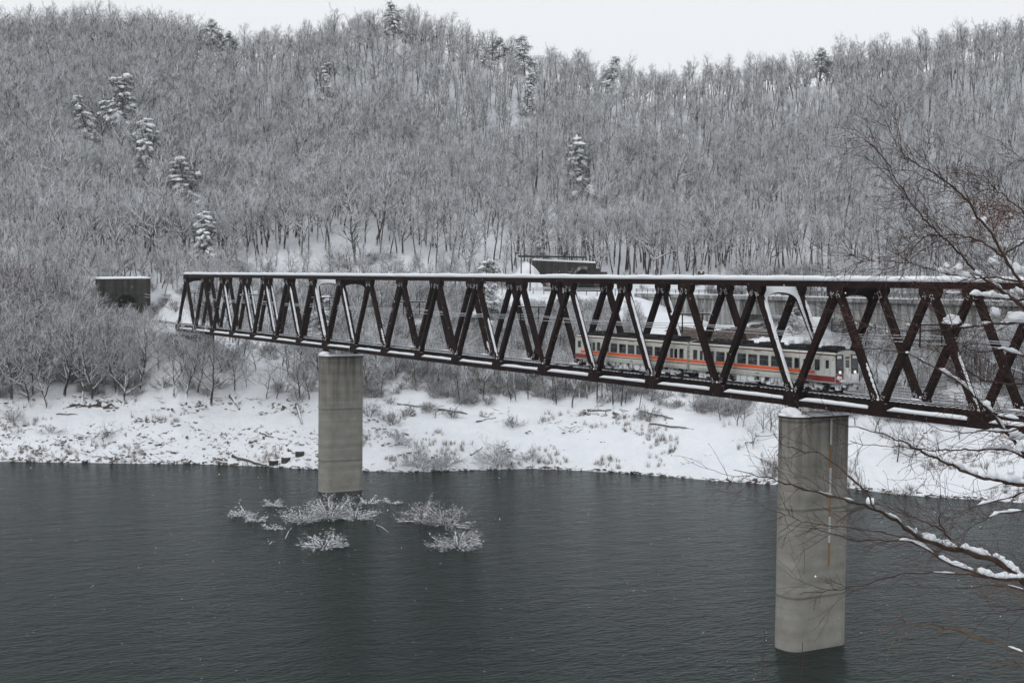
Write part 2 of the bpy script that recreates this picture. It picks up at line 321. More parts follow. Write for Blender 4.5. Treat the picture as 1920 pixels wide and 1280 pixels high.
# level places
TX, TY = xy_of(225, 311); FLAT.append((-66.5, 2.35, 1, 0, 12, 5.5, 0.55, 5))     # rail tunnel mouth
FLAT.append((-44, 2.35, 1, 0, 13, 3.2, 0.35, 5))
rx, ry = xy_of(1062, 336); rd = np.array([rx-CP[0], ry-CP[1]]); rd /= np.linalg.norm(rd)
FLAT.append((rx, ry, rd[0], rd[1], 6.5, 12, 7.35, 5))
def build_terrain():
    pxs = np.concatenate([np.linspace(-600, -60, 46), np.linspace(-56, 1980, 600), np.linspace(1990, 2600, 60)])
    Rs = np.concatenate([np.linspace(1, 40, 14), [120], np.arange(196, 212, 4), np.arange(212, 274, 0.55), np.arange(274, 350, 1.1), np.arange(350, 540, 2.2), np.arange(545, 606, 12)])
    V = []; A = []
    for R in Rs:
        for px in pxs:
            x, y = xy_of(px, R); z = height(px, R, (x, y)); V.append((x, y, z))
            rl = np.interp(px, _cp, ROWR[:, 5]); lt = np.interp(px, _cp, ROWR[:, 6]); sh = np.interp(px, *SHORE)
            s = 0.0
            if rl-1.2 < R < lt+.9 and 40 < px < 1250: s = (0.60 if px < 470 else 0.44)*max(0, min(1, 0.75+1.6*vnoise(x, y, 11, 8)))
            elif sh-1 < R < sh+0.9: s = 0.46
            elif sh < R < rl-6 and px < 640: s = 0.40
            elif sh < R < rl-4: s = 0.30
            if 1215 < px < 1520 and 283 < R < 301:                    # bare dry earth sheltered by the road bridge
                e = min((px-1215)/50, (1520-px)/90, (R-283)/4, (301-R)/3, 1); s = max(s, 0.62*e)
            if 1560 < px < 1640 and 296 < R < 304: s = max(s, .5)
            A.append(s)
    n, m_ = len(Rs), len(pxs)
    idx = np.arange(n*m_).reshape(n, m_); Q = np.stack([idx[:-1, :-1], idx[:-1, 1:], idx[1:, 1:], idx[1:, :-1]], -1).reshape(-1, 4)
    mb = MB(); mb.add(np.array(V), Q.tolist()); me = mb.mesh('terrain', M['terrain'], True)
    at = me.attributes.new('soil', 'FLOAT', 'POINT'); at.data.foreach_set('value', np.array(A, np.float32))
    o = bpy.data.objects.new('terrain', me); COL.objects.link(o); tag(o, kind='structure')
build_terrain()
wb = MB(); wb.add([(-900, -700, ZW), (900, -700, ZW), (900, 900, ZW), (-900, 900, ZW)], [(0, 1, 2, 3)]); tag(wb.build('lake_water', M['water']), kind='structure')
# ------------------------------------------------------------------ railway bridge
SL = -0.0004517641567732231; BW = 4.70; BH = 10.02      # grade, truss spacing, chord spacing
def zb(x): return SL*x
X0, X1 = -30, 190
br = empty('railway_bridge', (40, BW/2, zb(40)-0.1))
tag(br, 'dark red steel truss railway bridge with snow along its chords, on two concrete piers', 'railway bridge')
inv = Matrix.Translation((-40, -BW/2, -(zb(40)-0.1)))
def bpart(mb, name, m_, parent=None, smooth=False):
    o = mb.build(name, m_, None, smooth); o.data.transform(inv); o.parent = parent or br; return o
def bumpy_bar(mb, x0, x1, y, z, w, h, seed, round_=True):   # soft snow ridge lying on a chord
    n = max(3, int((x1-x0)/0.6)); K = 7; V = []; ramp_ = []
    for i in range(n+1):
        t = i/n; x = x0+(x1-x0)*t; e = min(1, t*n/1.2+0.25, (1-t)*n/1.2+0.25) if round_ else 1
        hh = h*e*(1+0.22*vnoise(x, y+seed, 2.2, seed)+.1*vnoise(x, seed, .7, 3)); ww = w*(0.85+0.15*e)*(1+0.06*vnoise(x, seed, 1.4, 9))
        for k in range(K):
            a = math.pi*k/(K-1); V.append((x, y-math.cos(a)*ww/2, z+SL*x+max(0, math.sin(a))**0.55*hh))
    Fc = []
    for i in range(n):
        for k in range(K-1): Fc.append((i*K+k, i*K+k+1, (i+1)*K+k+1, (i+1)*K+k))
        Fc.append(((i+1)*K, i*K, i*K+K-1, (i+1)*K+K-1)[::-1])
    Fc.append(tuple(range(K))[::-1]); Fc.append(tuple(n*K+k for k in range(K)))
    mb.add(V, [f[::-1] for f in Fc])
for Y, nm in ((0, 'near'), (BW, 'far')):
    s_ = 1
    mb = MB(); mb.beam((X0+4.6, Y, BH+.25+zb(X0)), (X1, Y, BH+.25+zb(X1)), .5, .5); tc_ = bpart(mb, 'top_chord', M['steel'])
    mb = MB(); mb.beam((X0, Y, .16+zb(X0)), (X1, Y, .16+zb(X1)), .5, .5); bc_ = bpart(mb, 'bottom_chord', M['steel'])
    mb = MB(); bumpy_bar(mb, X0+4.4, X1, Y, BH+.5, .66, .43, 3 if Y == 0 else 5, False); bpart(mb, 'snow_ridge', M['snow'], tc_, True)
    mb = MB()
    for i in range(-3, 19):
        if 10*i+10 <= X1: bumpy_bar(mb, 10*i+.95, 10*i+9.05, Y-.02, .41, .58, .27+.04*random.random(), i)
    bpart(mb, 'snow_ridge', M['snow'], bc_, True)
    # gussets
    for i in range(-3, 20):
        x = 10*i; z = zb(x)
        if x <= X1:
            mb = MB()
            for sgn in (-1, 1):
                y0 = Y+sgn*.27; y1 = Y+sgn*.30; P_ = [(x-1.0, .0), (x+1.0, .0), (x+1.0, .62), (x+.62, 1.25), (x-.62, 1.25), (x-1.0, .62)]
                V = [(a, min(y0, y1), b-.1+z) for a, b in P_]+[(a, max(y0, y1), b-.1+z) for a, b in P_]
                mb.add(V, [(0, 1, 2, 3, 4, 5), (11, 10, 9, 8, 7, 6)]+[(k, k+6, (k+1) % 6+6, (k+1) % 6) for k in range(6)])
            mb.box(x-.9, x+.9, Y-.24, Y+.24, .42+z, .9+z); bpart(mb, 'gusset_plate', M['steel'])
            mb = MB(); V = [(x-.05-.55, .85), (x+.6, .85), (x+.42, 1.35), (x+.1, 1.05), (x-.62, 1.75)]
            mb.add([(a, Y-.2, b+z) for a, b in V]+[(a, Y+.2, b+z) for a, b in V], [(0, 1, 2, 3, 4), (9, 8, 7, 6, 5)]+[(k, k+5, (k+1) % 5+5, (k+1) % 5) for k in range(5)])
            if Y > 0: mb.blob((x-.3, Y-.75, .95+z), (.9, .7, .22), 0, 2, .3, .2)
            bpart(mb, 'snow_wedge', M['snow'], None, True)
        xt = x+5
        if xt <= X1:
            mb = MB(); z = zb(xt)
            for sgn in (-1, 1):
                y0 = Y+sgn*.27; y1 = Y+sgn*.30; P_ = [(xt-.95, BH+.45), (xt-.95, BH-.35), (xt-.7, BH-.75), (xt+.7, BH-.75), (xt+.95, BH-.35), (xt+.95, BH+.45)]
                V = [(a, min(y0, y1), b+z) for a, b in P_]+[(a, max(y0, y1), b+z) for a, b in P_]
                mb.add(V, [(0, 1, 2, 3, 4, 5), (11, 10, 9, 8, 7, 6)]+[(k, k+6, (k+1) % 6+6, (k+1) % 6) for k in range(6)])
            mb.box(xt-.85, xt+.85, Y-.24, Y+.24, BH-.55+z, BH+.02+z); bpart(mb, 'gusset_plate', M['steel'])
    # diagonals
    FULL = {0: 1, 1: 1, 2: 1, 3: 1, 4: 2, 5: 1, 6: .3, 9: .55, 11: 1, 12: 1, 14: 2, 15: .35, 16: .5, 17: 1} if Y == 0 else {5: .6, 8: .2, 12: 1, 14: 2, 1: 1, 0: 1}
    for i in range(-3, 19):
        for sgn in (-1, 1):
            xb, xt = 10*i, 10*i+5*sgn
            if xt < X0+2 or xt > X1 or xb > X1: continue
            big = (i in (4, 14, -3)); w = .42; h = .56 if big else .46
            d = np.array([xt-xb, 0, BH]); d /= np.linalg.norm(d); a = np.array([xb, Y, zb(xb)+.35])+d*.45; b = np.array([xt, Y, zb(xt)+BH+.1])-d*.45
            mb = MB(); mb.beam(a, b, w, h); 
            if not big:      # web recess lines: flanges proud of the web
                for q in (-1, 1): mb.beam(a+np.array([0, q*.245, 0]), b+np.array([0, q*.245, 0]), .02, h+.06)
            for e0, e1 in ((a, a+d*1.15), (b-d*1.1, b)):      # bolted splice plates
                mb.beam(e0+d*.45, e1 if e1 is not b else b-d*.25, w+.16, h+.1)
                for q in range(7):
                    for r_ in (-.14, 0, .14):
                        c_ = e0+d*(.5+q*.085); nn = np.array([-d[2], 0, d[0]]); c_ = c_+nn*r_; yy = Y-(w+.16)/2
                        if random.random() < .5: mb.box(c_[0]-.022, c_[0]+.022, yy-.035, yy+.01, c_[2]-.025, c_[2]+.03, 1)
            if sgn < 0 and i in FULL:   # wind-blown snow stuck to the upper face
                fr = FULL[i]; nn = np.array([d[2], 0, -d[0]]); wd = .30 if fr < 2 else .4; L = np.linalg.norm(b-a); t0, t1 = (0.2, L-1.2) if fr >= 1 else (0.3, L*fr)
                K = 26; V = []
                for q in range(K+1):
                    t = t0+(t1-t0)*q/K; ww = wd*(1+.25*vnoise(t*3, i, 1, 2)); ww = ww*(0.25 if (fr < .5 and q % 4 == 0) else 1)*min(1, q*.5+.1, (K-q)*.5+.1); c_ = a+d*t+nn*(h/2+.005)
                    for yy, dd in ((-ww/2, 0), (-ww/4, .05), (ww/4, .05), (ww/2, 0)): V.append(c_+np.array([0, yy, 0])+nn*dd)
                Fc = [(q*4+k, (q+1)*4+k, (q+1)*4+k+1, q*4+k+1) for q in range(K) for k in range(3)]+[(q*4, q*4+3, (q+1)*4+3, (q+1)*4) for q in range(K)]
                mb.add(V, Fc, 1)
            bpart(mb, 'diagonal', [M['steel'], M['snow']])
# portal frames in the planes of the diagonals over the piers and at the end
def portal(xb, xt, snowy):
    d = np.array([xb-xt, 0, -BH]); L = np.linalg.norm(d); d /= L; top = np.array([xt, 0, BH+zb(xt)]); nn = np.array([-d[2], 0, d[0]])
    if nn[2] < 0: nn = -nn
    K = 24; mb = MB(); th = .16; hw = BW/2-.22; V = []; Fc = []
    inn = []; out = []
    for q in range(K+1):
        t = q/K; s_ = -1+2*t
        a = math.pi*(1-t); 
        inn.append((math.cos(a)*(hw-.35), 1.75-math.sin(a)**.7*1.05)); out.append((s_*hw, .05))
    inn[0] = (-(hw-.30), 2.4); inn[-1] = (hw-.30, 2.4)
    inn = [(-(hw-.02), 6.2)]+inn+[(hw-.02, 6.2)]; out = [(-hw, 6.2), (-hw, 2.4)]+out[1:-1]+[(hw, 2.4), (hw, 6.2)]
    # make outer follow sides, then top
    out[2] = (-hw, .05); out[-3] = (hw, .05)
    def w3(p, o): return top+np.array([0, BW/2+p[0], 0])+d*p[1]+nn*o
    m_ = len(inn)
    for o_ in (-th/2, th/2):
        V += [w3(p, o_) for p in inn]+[w3(p, o_) for p in out]
    for q in range(m_-1):
        Fc.append((q, q+1, m_+q+1, m_+q)); Fc.append((2*m_+q+1, 2*m_+q, 3*m_+q, 3*m_+q+1)); Fc.append((q+1, q, 2*m_+q, 2*m_+q+1)); Fc.append((m_+q, m_+q+1, 3*m_+q+1, 3*m_+q))
    mb.add(V, Fc)
    p_ = bpart(mb, 'portal_frame', M['steel'])
    if snowy:
        mb = MB(); V = [w3((p[0]*.99, p[1]-.03), th/2+.012) for p in inn]+[w3((p[0], p[1]+.04), th/2+.012) for p in out]
        V2 = [np.array(v)+nn*.045 for v in V]
        mb.add(V2+V, [(q, q+1, m_+q+1, m_+q) for q in range(m_-1)]+[(q+1, q, 2*m_+q, 2*m_+q+1) for q in range(m_-1)]+[(m_+q, m_+q+1, 3*m_+q+1, 3*m_+q) for q in range(m_-1)])
        bpart(mb, 'stuck_snow', M['snow'], p_)
for xb, xt, sn in ((40, 35, True), (40, 45, False), (140, 135, True), (140, 145, False), (-30, -25, False)): portal(xb, xt, sn)
# bracing between the chords, floor beams, stringers
mb = MB()
for i in range(-3, 19):
    x = 10*i+5
    if x > X1: break
    mb.box(x-.12, x+.12, .25, BW-.25, BH+.12+zb(x), BH+.38+zb(x))
    if x+10 <= X1:
        mb.beam((x, .2, BH+.25+zb(x)), (x+10, BW-.2, BH+.25+zb(x)), .16, .14); mb.beam((x, BW-.2, BH+.23+zb(x)), (x+10, .2, BH+.23+zb(x)), .16, .14)
bpart(mb, 'top_bracing', M['dark_steel'])
for i in range(-3, 20):
    x = 10*i; mb = MB(); mb.box(x-.14, x+.14, .3, BW-.3, .1+zb(x), .78+zb(x)); bpart(mb, 'floor_beam', M['dark_steel'])
mb = MB()
for yy in (BW/2-.95, BW/2+.95): mb.beam((X0, yy, .55+zb(X0)), (X1, yy, .55+zb(X1)), .22, .72)
bpart(mb, 'stringer', M['dark_steel'])
def track(mb_s, mb_r, mb_sn, x0, x1, yc, zf, step=.62):
    x = x0
    while x < x1:
        z = zf(x); mb_s.box(x-.11, x+.11, yc-1.1, yc+1.1, z-.16, z-.02)
        if random.random() < .93: mb_sn.box(x-.12+.03*random.random(), x+.11+.03*random.random(), yc-1.05-.05*random.random(), yc+1.05+.05*random.random(), z-.015, z+.03+.03*random.random())
        x += step
    for s_ in (-.5335, .5335):
        mb_r.beam((x0, yc+s_, zf(x0)+.05), (x1, yc+s_, zf(x1)+.05), .065, .14)
a, b, c = MB(), MB(), MB(); track(a, b, c, X0, X1, BW/2, lambda x: 1.02+SL*x)
bpart(a, 'sleepers', M['dark_steel']); bpart(b, 'rails', M['under_grey'])
mb = c; mb.box(X0, X1, BW/2-.40, BW/2+.40, .86, 1.0); 
bpart(mb, 'track_snow', M['snow'])
# walkway and railing beyond the far truss
mb = MB(); mb.beam((X0, BW+1.05, .66+zb(X0)), (X1, BW+1.05, .66+zb(X1)), .9, .08)
for i in range(-3, 19): mb.beam((10*i, BW+.2, .4), (10*i, BW+1.5, .58), .12, .12, (1, 0, 0))
wk = bpart(mb, 'walkway', M['dark_steel'])
mb = MB(); bumpy_bar(mb, X0, X1, BW+1.05, .71, .85, .16, 8, False); bpart(mb, 'walkway_snow', M['snow'], wk, True)
rl_ = None
mb = MB()
for k in range(int((X1-X0)/2)+1):
    x = X0+2*k; mb.box(x-.03, x+.03, BW+1.5, BW+1.56, .6+zb(x), 1.72+zb(x))
for hz_ in (.28, .52, .76, 1.0):
    mb.beam((X0, BW+1.53, .7+hz_+zb(X0)), (X1, BW+1.53, .7+hz_+zb(X1)), .045, .05)
    mb.beam((X0, BW+1.53, .7+hz_+.035+zb(X0)), (X1, BW+1.53, .7+hz_+.035+zb(X1)), .05, .03, (0, 1, 0), 1)
bpart(mb, 'walkway_railing', [M['galvanised'], M['snow']])
mb = MB()      # bearings on the piers
for xx in (40, 140):
    for yy in (0, BW):
        m1 = MB(); z = zb(xx); m1.box(xx-.35, xx+.35, yy-.3, yy+.3, -.36+z, -.11+z); m1.box(xx-.5, xx+.5, yy-.42, yy+.42, -.62+z, -.36+z); m1.box(xx-.3, xx+.3, yy-.25, yy+.25, -1.0+z, -.62+z)
        m1.box(xx-.72, xx+.72, yy-.5, yy+.5, -.98+z-.12, -.86+z)
        bpart(m1, 'bearing', M['dark_steel'])
# catenary supports on the truss
for x in (-24, 4, 33, 63, 93, 123, 153, 183):
    z = 7.2+zb(x); mb = MB(); mb.beam((x-.2, 0, z), (x, BW, z), .10, .12); 
    mb.beam((x-.2, .1, z+.09), (x, BW-.1, z+.09), .12, .07, (1, 0, 0), 1)
    for yy in (1.2, 3.6): mb.beam((x-.1, yy, z), (x-.1, yy, z-1.75), .09, .09)
    mb.beam((x-.1, 1.2, z-1.55), (x-.1, 3.6, z-1.55), .05, .05); mb.beam((x-.1, 3.6, z-.3), (x-.1, 2.35, z-1.5), .04, .04)
    mb.blob((x-.2, .05, z+.02), (.22, .16, .17), 1, 1, .2); mb.blob((x, BW-.1, z+.02), (.22, .16, .17), 1, 1, .2)
    bpart(mb, 'catenary_bracket', [M['dark_steel'], M['snow']])
ow = empty('overhead_wire', (40, BW/2, 6.1)); tag(ow, 'snow-lined overhead contact and messenger wires running lengthwise through the truss bridge above the train', 'overhead wire')
for nm, z0, yy, sag, r_ in (('messenger_wire', 6.35, 2.35, .30, .020), ('contact_wire', 5.72, 2.35, 0, .018), ('feeder_wire', 6.05, 3.6, .22, .020)):
    mb = MB(); pts = []
    xs = [-60, -24, 4, 33, 63, 93, 123, 153, 183, 213]
    for j in range(len(xs)-1):
        for q in range(8):
            t = q/8; x = xs[j]+(xs[j+1]-xs[j])*t; pts.append((x-40, yy-BW/2, z0-sag*4*t*(1-t)+zb(x)-6.1))
    mb.tube(pts, r_, 4); mb.tube([(p[0], p[1], p[2]+r_*1.3) for p in pts], r_*1.1, 4, 1); mb.build(nm, [M['wire_metal'], M['snow']], ow)
mb = MB()
for j in range(60):
    x = -24+j*3.7; mb.box(x-.008-40, x+.008-40, -.008, .008, 5.72-6.1+zb(x), 6.2-6.1+zb(x))
mb.build('dropper_wires', M['wire_metal'], ow)
# ------------------------------------------------------------------ piers
def pier(xc, ztop, label, gauge):
    o = empty('bridge_pier', (xc, BW/2, ZW)); tag(o, label, 'bridge pier', 'concrete piers of the railway bridge')
    LY, TX_ = 3.28, 1.48; rad = 1.15
    def outline(k=8, g=0.0):
        pts = []
        for cx_, cy_, a0 in ((TX_-rad, LY-rad, 0), (-(TX_-rad), LY-rad, 90), (-(TX_-rad), -(LY-rad), 180), (TX_-rad, -(LY-rad), 270)):
            for q in range(k+1):
                a = math.radians(a0+90*q/k); pts.append((cx_+(rad+g)*math.cos(a), cy_+(rad+g)*math.sin(a)))
        return pts
    def prism(mb, z0, z1, g=0, mi=0, nz=1):
        P_ = outline(8, g); n = len(P_); V = []; Fc = []
        for k in range(nz+1): V += [(p[0], p[1], z0+(z1-z0)*k/nz) for p in P_]
        for k in range(nz): Fc += [(k*n+q, k*n+(q+1) % n, (k+1)*n+(q+1) % n, (k+1)*n+q) for q in range(n)]
        Fc += [tuple(range(n))[::-1], tuple(nz*n+q for q in range(n))]; mb.add(V, Fc, mi)
    mb = MB(); prism(mb, -6, ztop-ZW-.002, 0); mb.build('shaft', M['pier_concrete'], o)
    mb = MB(); prism(mb, ztop-ZW, ztop-ZW+.16, .03); mb.build('capping', M['dark_concrete'], o)
    mb = MB(); P_ = outline(8, .06); n = len(P_); zt = ztop-ZW+.16; V = [(p[0], p[1], zt) for p in P_]+[(p[0]*.97, p[1]*.985, zt+.12+.04*random.random()) for p in P_]+[(p[0]*.55, p[1]*.8, zt+.22) for p in P_]
    mb.add(V, [(q, (q+1) % n, n+(q+1) % n, n+q) for q in range(n)]+[(n+q, n+(q+1) % n, 2*n+(q+1) % n, 2*n+q) for q in range(n)]+[tuple(2*n+q for q in range(n))])
    mb.blob((.1, -2.6, zt+.1), (1.1, .75, .62), 0, 3, .3, .1); mb.build('snow_cap', M['snow'], o, True)
    if gauge:
        mb = MB(); x_ = TX_+.012; y_ = .62
        z = ztop-ZW-.1; k = 0
        while z > ztop-ZW-12.5 and k < 6:
            hgt = 2.0 if k % 2 else 2.2; h0 = z-hgt
            if k % 2 == 1: mb.box(x_-.01, x_+.02, y_-.065, y_+.065, h0, z, 1)
            else:
                mb.box(x_-.01, x_+.02, y_-.09, y_+.09, h0, z, 0)
                q = h0+.06
                while q < z-.05: mb.box(x_+.021, x_+.03, y_-.08, y_+.03, q, q+.055, 2); q += .14
            z = h0-.003; k += 1
        mb.build('water_level_gauge', [M['white_paint'], M['yellow_paint'], M['sign_dark']], o)
    return o
pier(40, zb(40)-1.28, 'weathered grey concrete pier rising from the water behind the snowy half-submerged bushes', False)
pier(140, zb(140)-1.12, 'tall nearer grey concrete pier with an orange and white water level gauge', True)
# ------------------------------------------------------------------ train
TR = empty('train', (124.2, BW/2, 1.14+zb(124.2))); tag(TR, 'cream two-car train with orange and red stripes and lit headlights, crossing the bridge', 'train')
def tl(x): return x-124.2
ZR = 1.14+zb(124)
HWd = 1.42
B0, B1, EAVE = 2.02-1.14-.0, 4.50-1.14, 4.78-1.14      # body bottom, side top, roof ridge above the rail
def zr(v): return v-1.14    # heights measured above the chord datum -> above rail
def section():   # half profile from bottom to roof centre
    P_ = [(HWd-.05, B0), (HWd, B0+.25), (HWd, B1-.25), (HWd-.04, B1-.06), (HWd-.16, B1+.06), (HWd-.5, B1+.19), (HWd-.95, B1+.27), (0, B1+.30)]
    return P_
def carbody(name, x0, x1, front):
    mb = MB(); P_ = section(); prof = [(-a, b) for a, b in P_]+[(a, b) for a, b in P_[::-1][1:]]; n = len(prof); xs = [x0, x1]; V = []
    if front: xs = [x0, x1-.35, x1]
    for k, x in enumerate(xs):
        for (a, b) in prof:
            sh = (0.0, 0.0) if not (front and k == 2) else (0.06, .05)
            V.append((tl(x)-(0.05*(b-B0) if front and k == 2 else 0), a*(1-sh[0]), b-(sh[1] if b > B1 else 0)))
    Fc = []; mi = []
    for k in range(len(xs)-1):
        for q in range(n-1): Fc.append((k*n+q, k*n+q+1, (k+1)*n+q+1, (k+1)*n+q)); mi.append(1 if 4 <= q <= n-6 else 0)
        Fc.append((k*n+n-1, k*n, (k+1)*n, (k+1)*n+n-1)); mi.append(0)
    Fc += [tuple(range(n))[::-1], tuple((len(xs)-1)*n+q for q in range(n))]; mi += [0, 0]
    mb.v.append(np.array(V)); mb.f += [list(f[::-1]) for f in Fc]; mb.m += mi; mb.n += len(V)
    o = mb.build(name, [M['cream'], M['roof_grey']], TR); return o
def side_boxes(x0, x1, z0, z1, m_, name, parent, proud=.006, sides=(-1, 1), frame=None):
    mb = MB()
    for s_ in sides:
        y = s_*HWd; a, b = sorted((y-s_*.01, y+s_*proud)); mb.box(tl(x0), tl(x1), a, b, z0, z1)
    return mb.build(name, m_, parent)
def window(x0, x1, z0, z1, parent, name='window'):
    for s_ in (-1, 1):
        mb = MB(); y = s_*HWd; ys = sorted((y-s_*.02, y+s_*.018)); f = .055
        for (a, b, c, d) in ((x0-f, x1+f, z1, z1+f), (x0-f, x1+f, z0-f, z0), (x0-f, x0, z0, z1), (x1, x1+f, z0, z1)): mb.box(tl(a), tl(b), ys[0], ys[1], c, d, 0)
        g = sorted((y-s_*.015, y+s_*.006)); mb.box(tl(x0), tl(x1), g[0], g[1], z0, z1, 1)
        if x1-x0 > .9:
            g = sorted((y+s_*.005, y+s_*.009)); mb.box(tl(x0), tl(x1), g[0], g[1], z0+.50, z0+.515, 0)
            for q in range(int((x1-x0)/.5)+1):     # seat backs just behind the glass
                if random.random() < .6: xx = x0+.12+q*.5; g2 = sorted((y+s_*.006, y+s_*.008)); mb.box(tl(xx), tl(min(xx+.3, x1-.03)), g2[0], g2[1], z0, z0+.22+.1*random.random(), 2)
        mb.build(name, [M['gap_grey'], M['glass'], M['seat_blue']], parent)
def door(x0, x1, z0, z1, parent, double, wz0, wz1):
    for s_ in (-1, 1):
        y = s_*HWd; mb = MB(); t = .025
        a, b = sorted((y-s_*.01, y+s_*.010)); mb.box(tl(x0), tl(x1), a, b, z0, z1, 0)
        a, b = sorted((y+s_*.009, y+s_*.014))
        for xx in ([x0, x1, (x0+x1)/2] if double else [x0, x1]): mb.box(tl(xx-t/2), tl(xx+t/2), a, b, z0, z1, 1)
        mb.box(tl(x0), tl(x1), a, b, z1-t, z1, 1)
        a, b = sorted((y+s_*.012, y+s_*.035)); mb.box(tl(x0-.05), tl(x1+.05), a, b, z0-.06, z0-.02, 1)
        d = mb.build('door', [M['cream'], M['gap_grey']], parent)
        mb = MB(); a, b = sorted((y+s_*.008, y+s_*.017))
        ws = [(x0+.12, (x0+x1)/2-.1), ((x0+x1)/2+.1, x1-.12)] if double else [(x0+.14, x1-.14)]
        for p, q in ws: mb.box(tl(p), tl(q), a, b, wz0, wz1)
        mb.build('door_glass', M['glass'], d)
Z_W0, Z_W1 = zr(3.03), zr(3.90)
def stripes(x0, x1, parent, front_end):   # front_end: +1 the cab is at x1, -1 at x0
    h = 1 if front_end > 0 else -1
    o0, o1 = (x0, x1-2.35) if h > 0 else (x0+.75, x1)
    mb = MB()
    for s_ in (-1, 1):
        y = s_*HWd; a, b = sorted((y-s_*.01, y+s_*.0055)); mb.box(tl(x0), tl(x1), a, b, zr(4.31), zr(4.41), 0)
        # orange band with a raked end, thin maroon line below it
        e0 = o0 if h > 0 else o0; P_ = [(o0+(0 if h > 0 else .25), 2.70), (o1+(.0 if h > 0 else 0), 2.70), (o1-(.25 if h > 0 else 0), 2.96), (o0+(.0 if h > 0 else 0.0)+(.45 if h < 0 else 0), 2.96)]
        a, b = sorted((y-s_*.01, y+s_*.020)); V = [(tl(p), a, zr(q)) for p, q in P_]+[(tl(p), b, zr(q)) for p, q in P_]
        mb.add(V, [(0, 1, 2, 3), (7, 6, 5, 4), (0, 4, 5, 1), (1, 5, 6, 2), (2, 6, 7, 3), (3, 7, 4, 0)], 1)
        t0, t1 = (x0, x1-4.1) if h > 0 else (x0+2.2, x1); mb.box(tl(t0), tl(t1), a, b, zr(2.51), zr(2.585), 0)
        P_ = [(x1-3.6, 2.14), (x1-.01, 2.14), (x1-.01, 2.58), (x1-4.1, 2.58)] if h > 0 else [(x0+.01, 2.14), (x0+2.2, 2.14), (x0+2.2, 2.58), (x0+.01, 2.58)]
        V = [(tl(p), a, zr(q)) for p, q in P_]+[(tl(p), b, zr(q)) for p, q in P_]
        mb.add(V, [(0, 1, 2, 3), (7, 6, 5, 4), (0, 4, 5, 1), (1, 5, 6, 2), (2, 6, 7, 3), (3, 7, 4, 0)], 2)
    mb.build('livery_stripe', [M['maroon'], M['orange'], M['car_red']], parent)
def bogie(xc):
    mb = MB(); 
    for yy in (-.95, .95):
        mb.box(tl(xc-1.45), tl(xc+1.45), yy-.09, yy+.09, .38, .60); mb.box(tl(xc-.4), tl(xc+.4), yy-.14, yy+.14, .3, .78)
        for w_ in (-1.05, 1.05): mb.box(tl(xc+w_-.2), tl(xc+w_+.2), yy-.13, yy+.13, .3, .62)
    mb.box(tl(xc-.3), tl(xc+.3), -.9, .9, .4, .7); b_ = mb.build('bogie', M['under_ice'], TR)
    for w_ in (-1.05, 1.05):
        mb = MB()
        for yy in (-.6, .6): mb.tube([(tl(xc+w_), yy-.065, .43), (tl(xc+w_), yy+.065, .43)], .43, 16)
        mb.tube([(tl(xc+w_), -.6, .43), (tl(xc+w_), .6, .43)], .07, 8); mb.build('wheelset', M['under_grey'], b_)
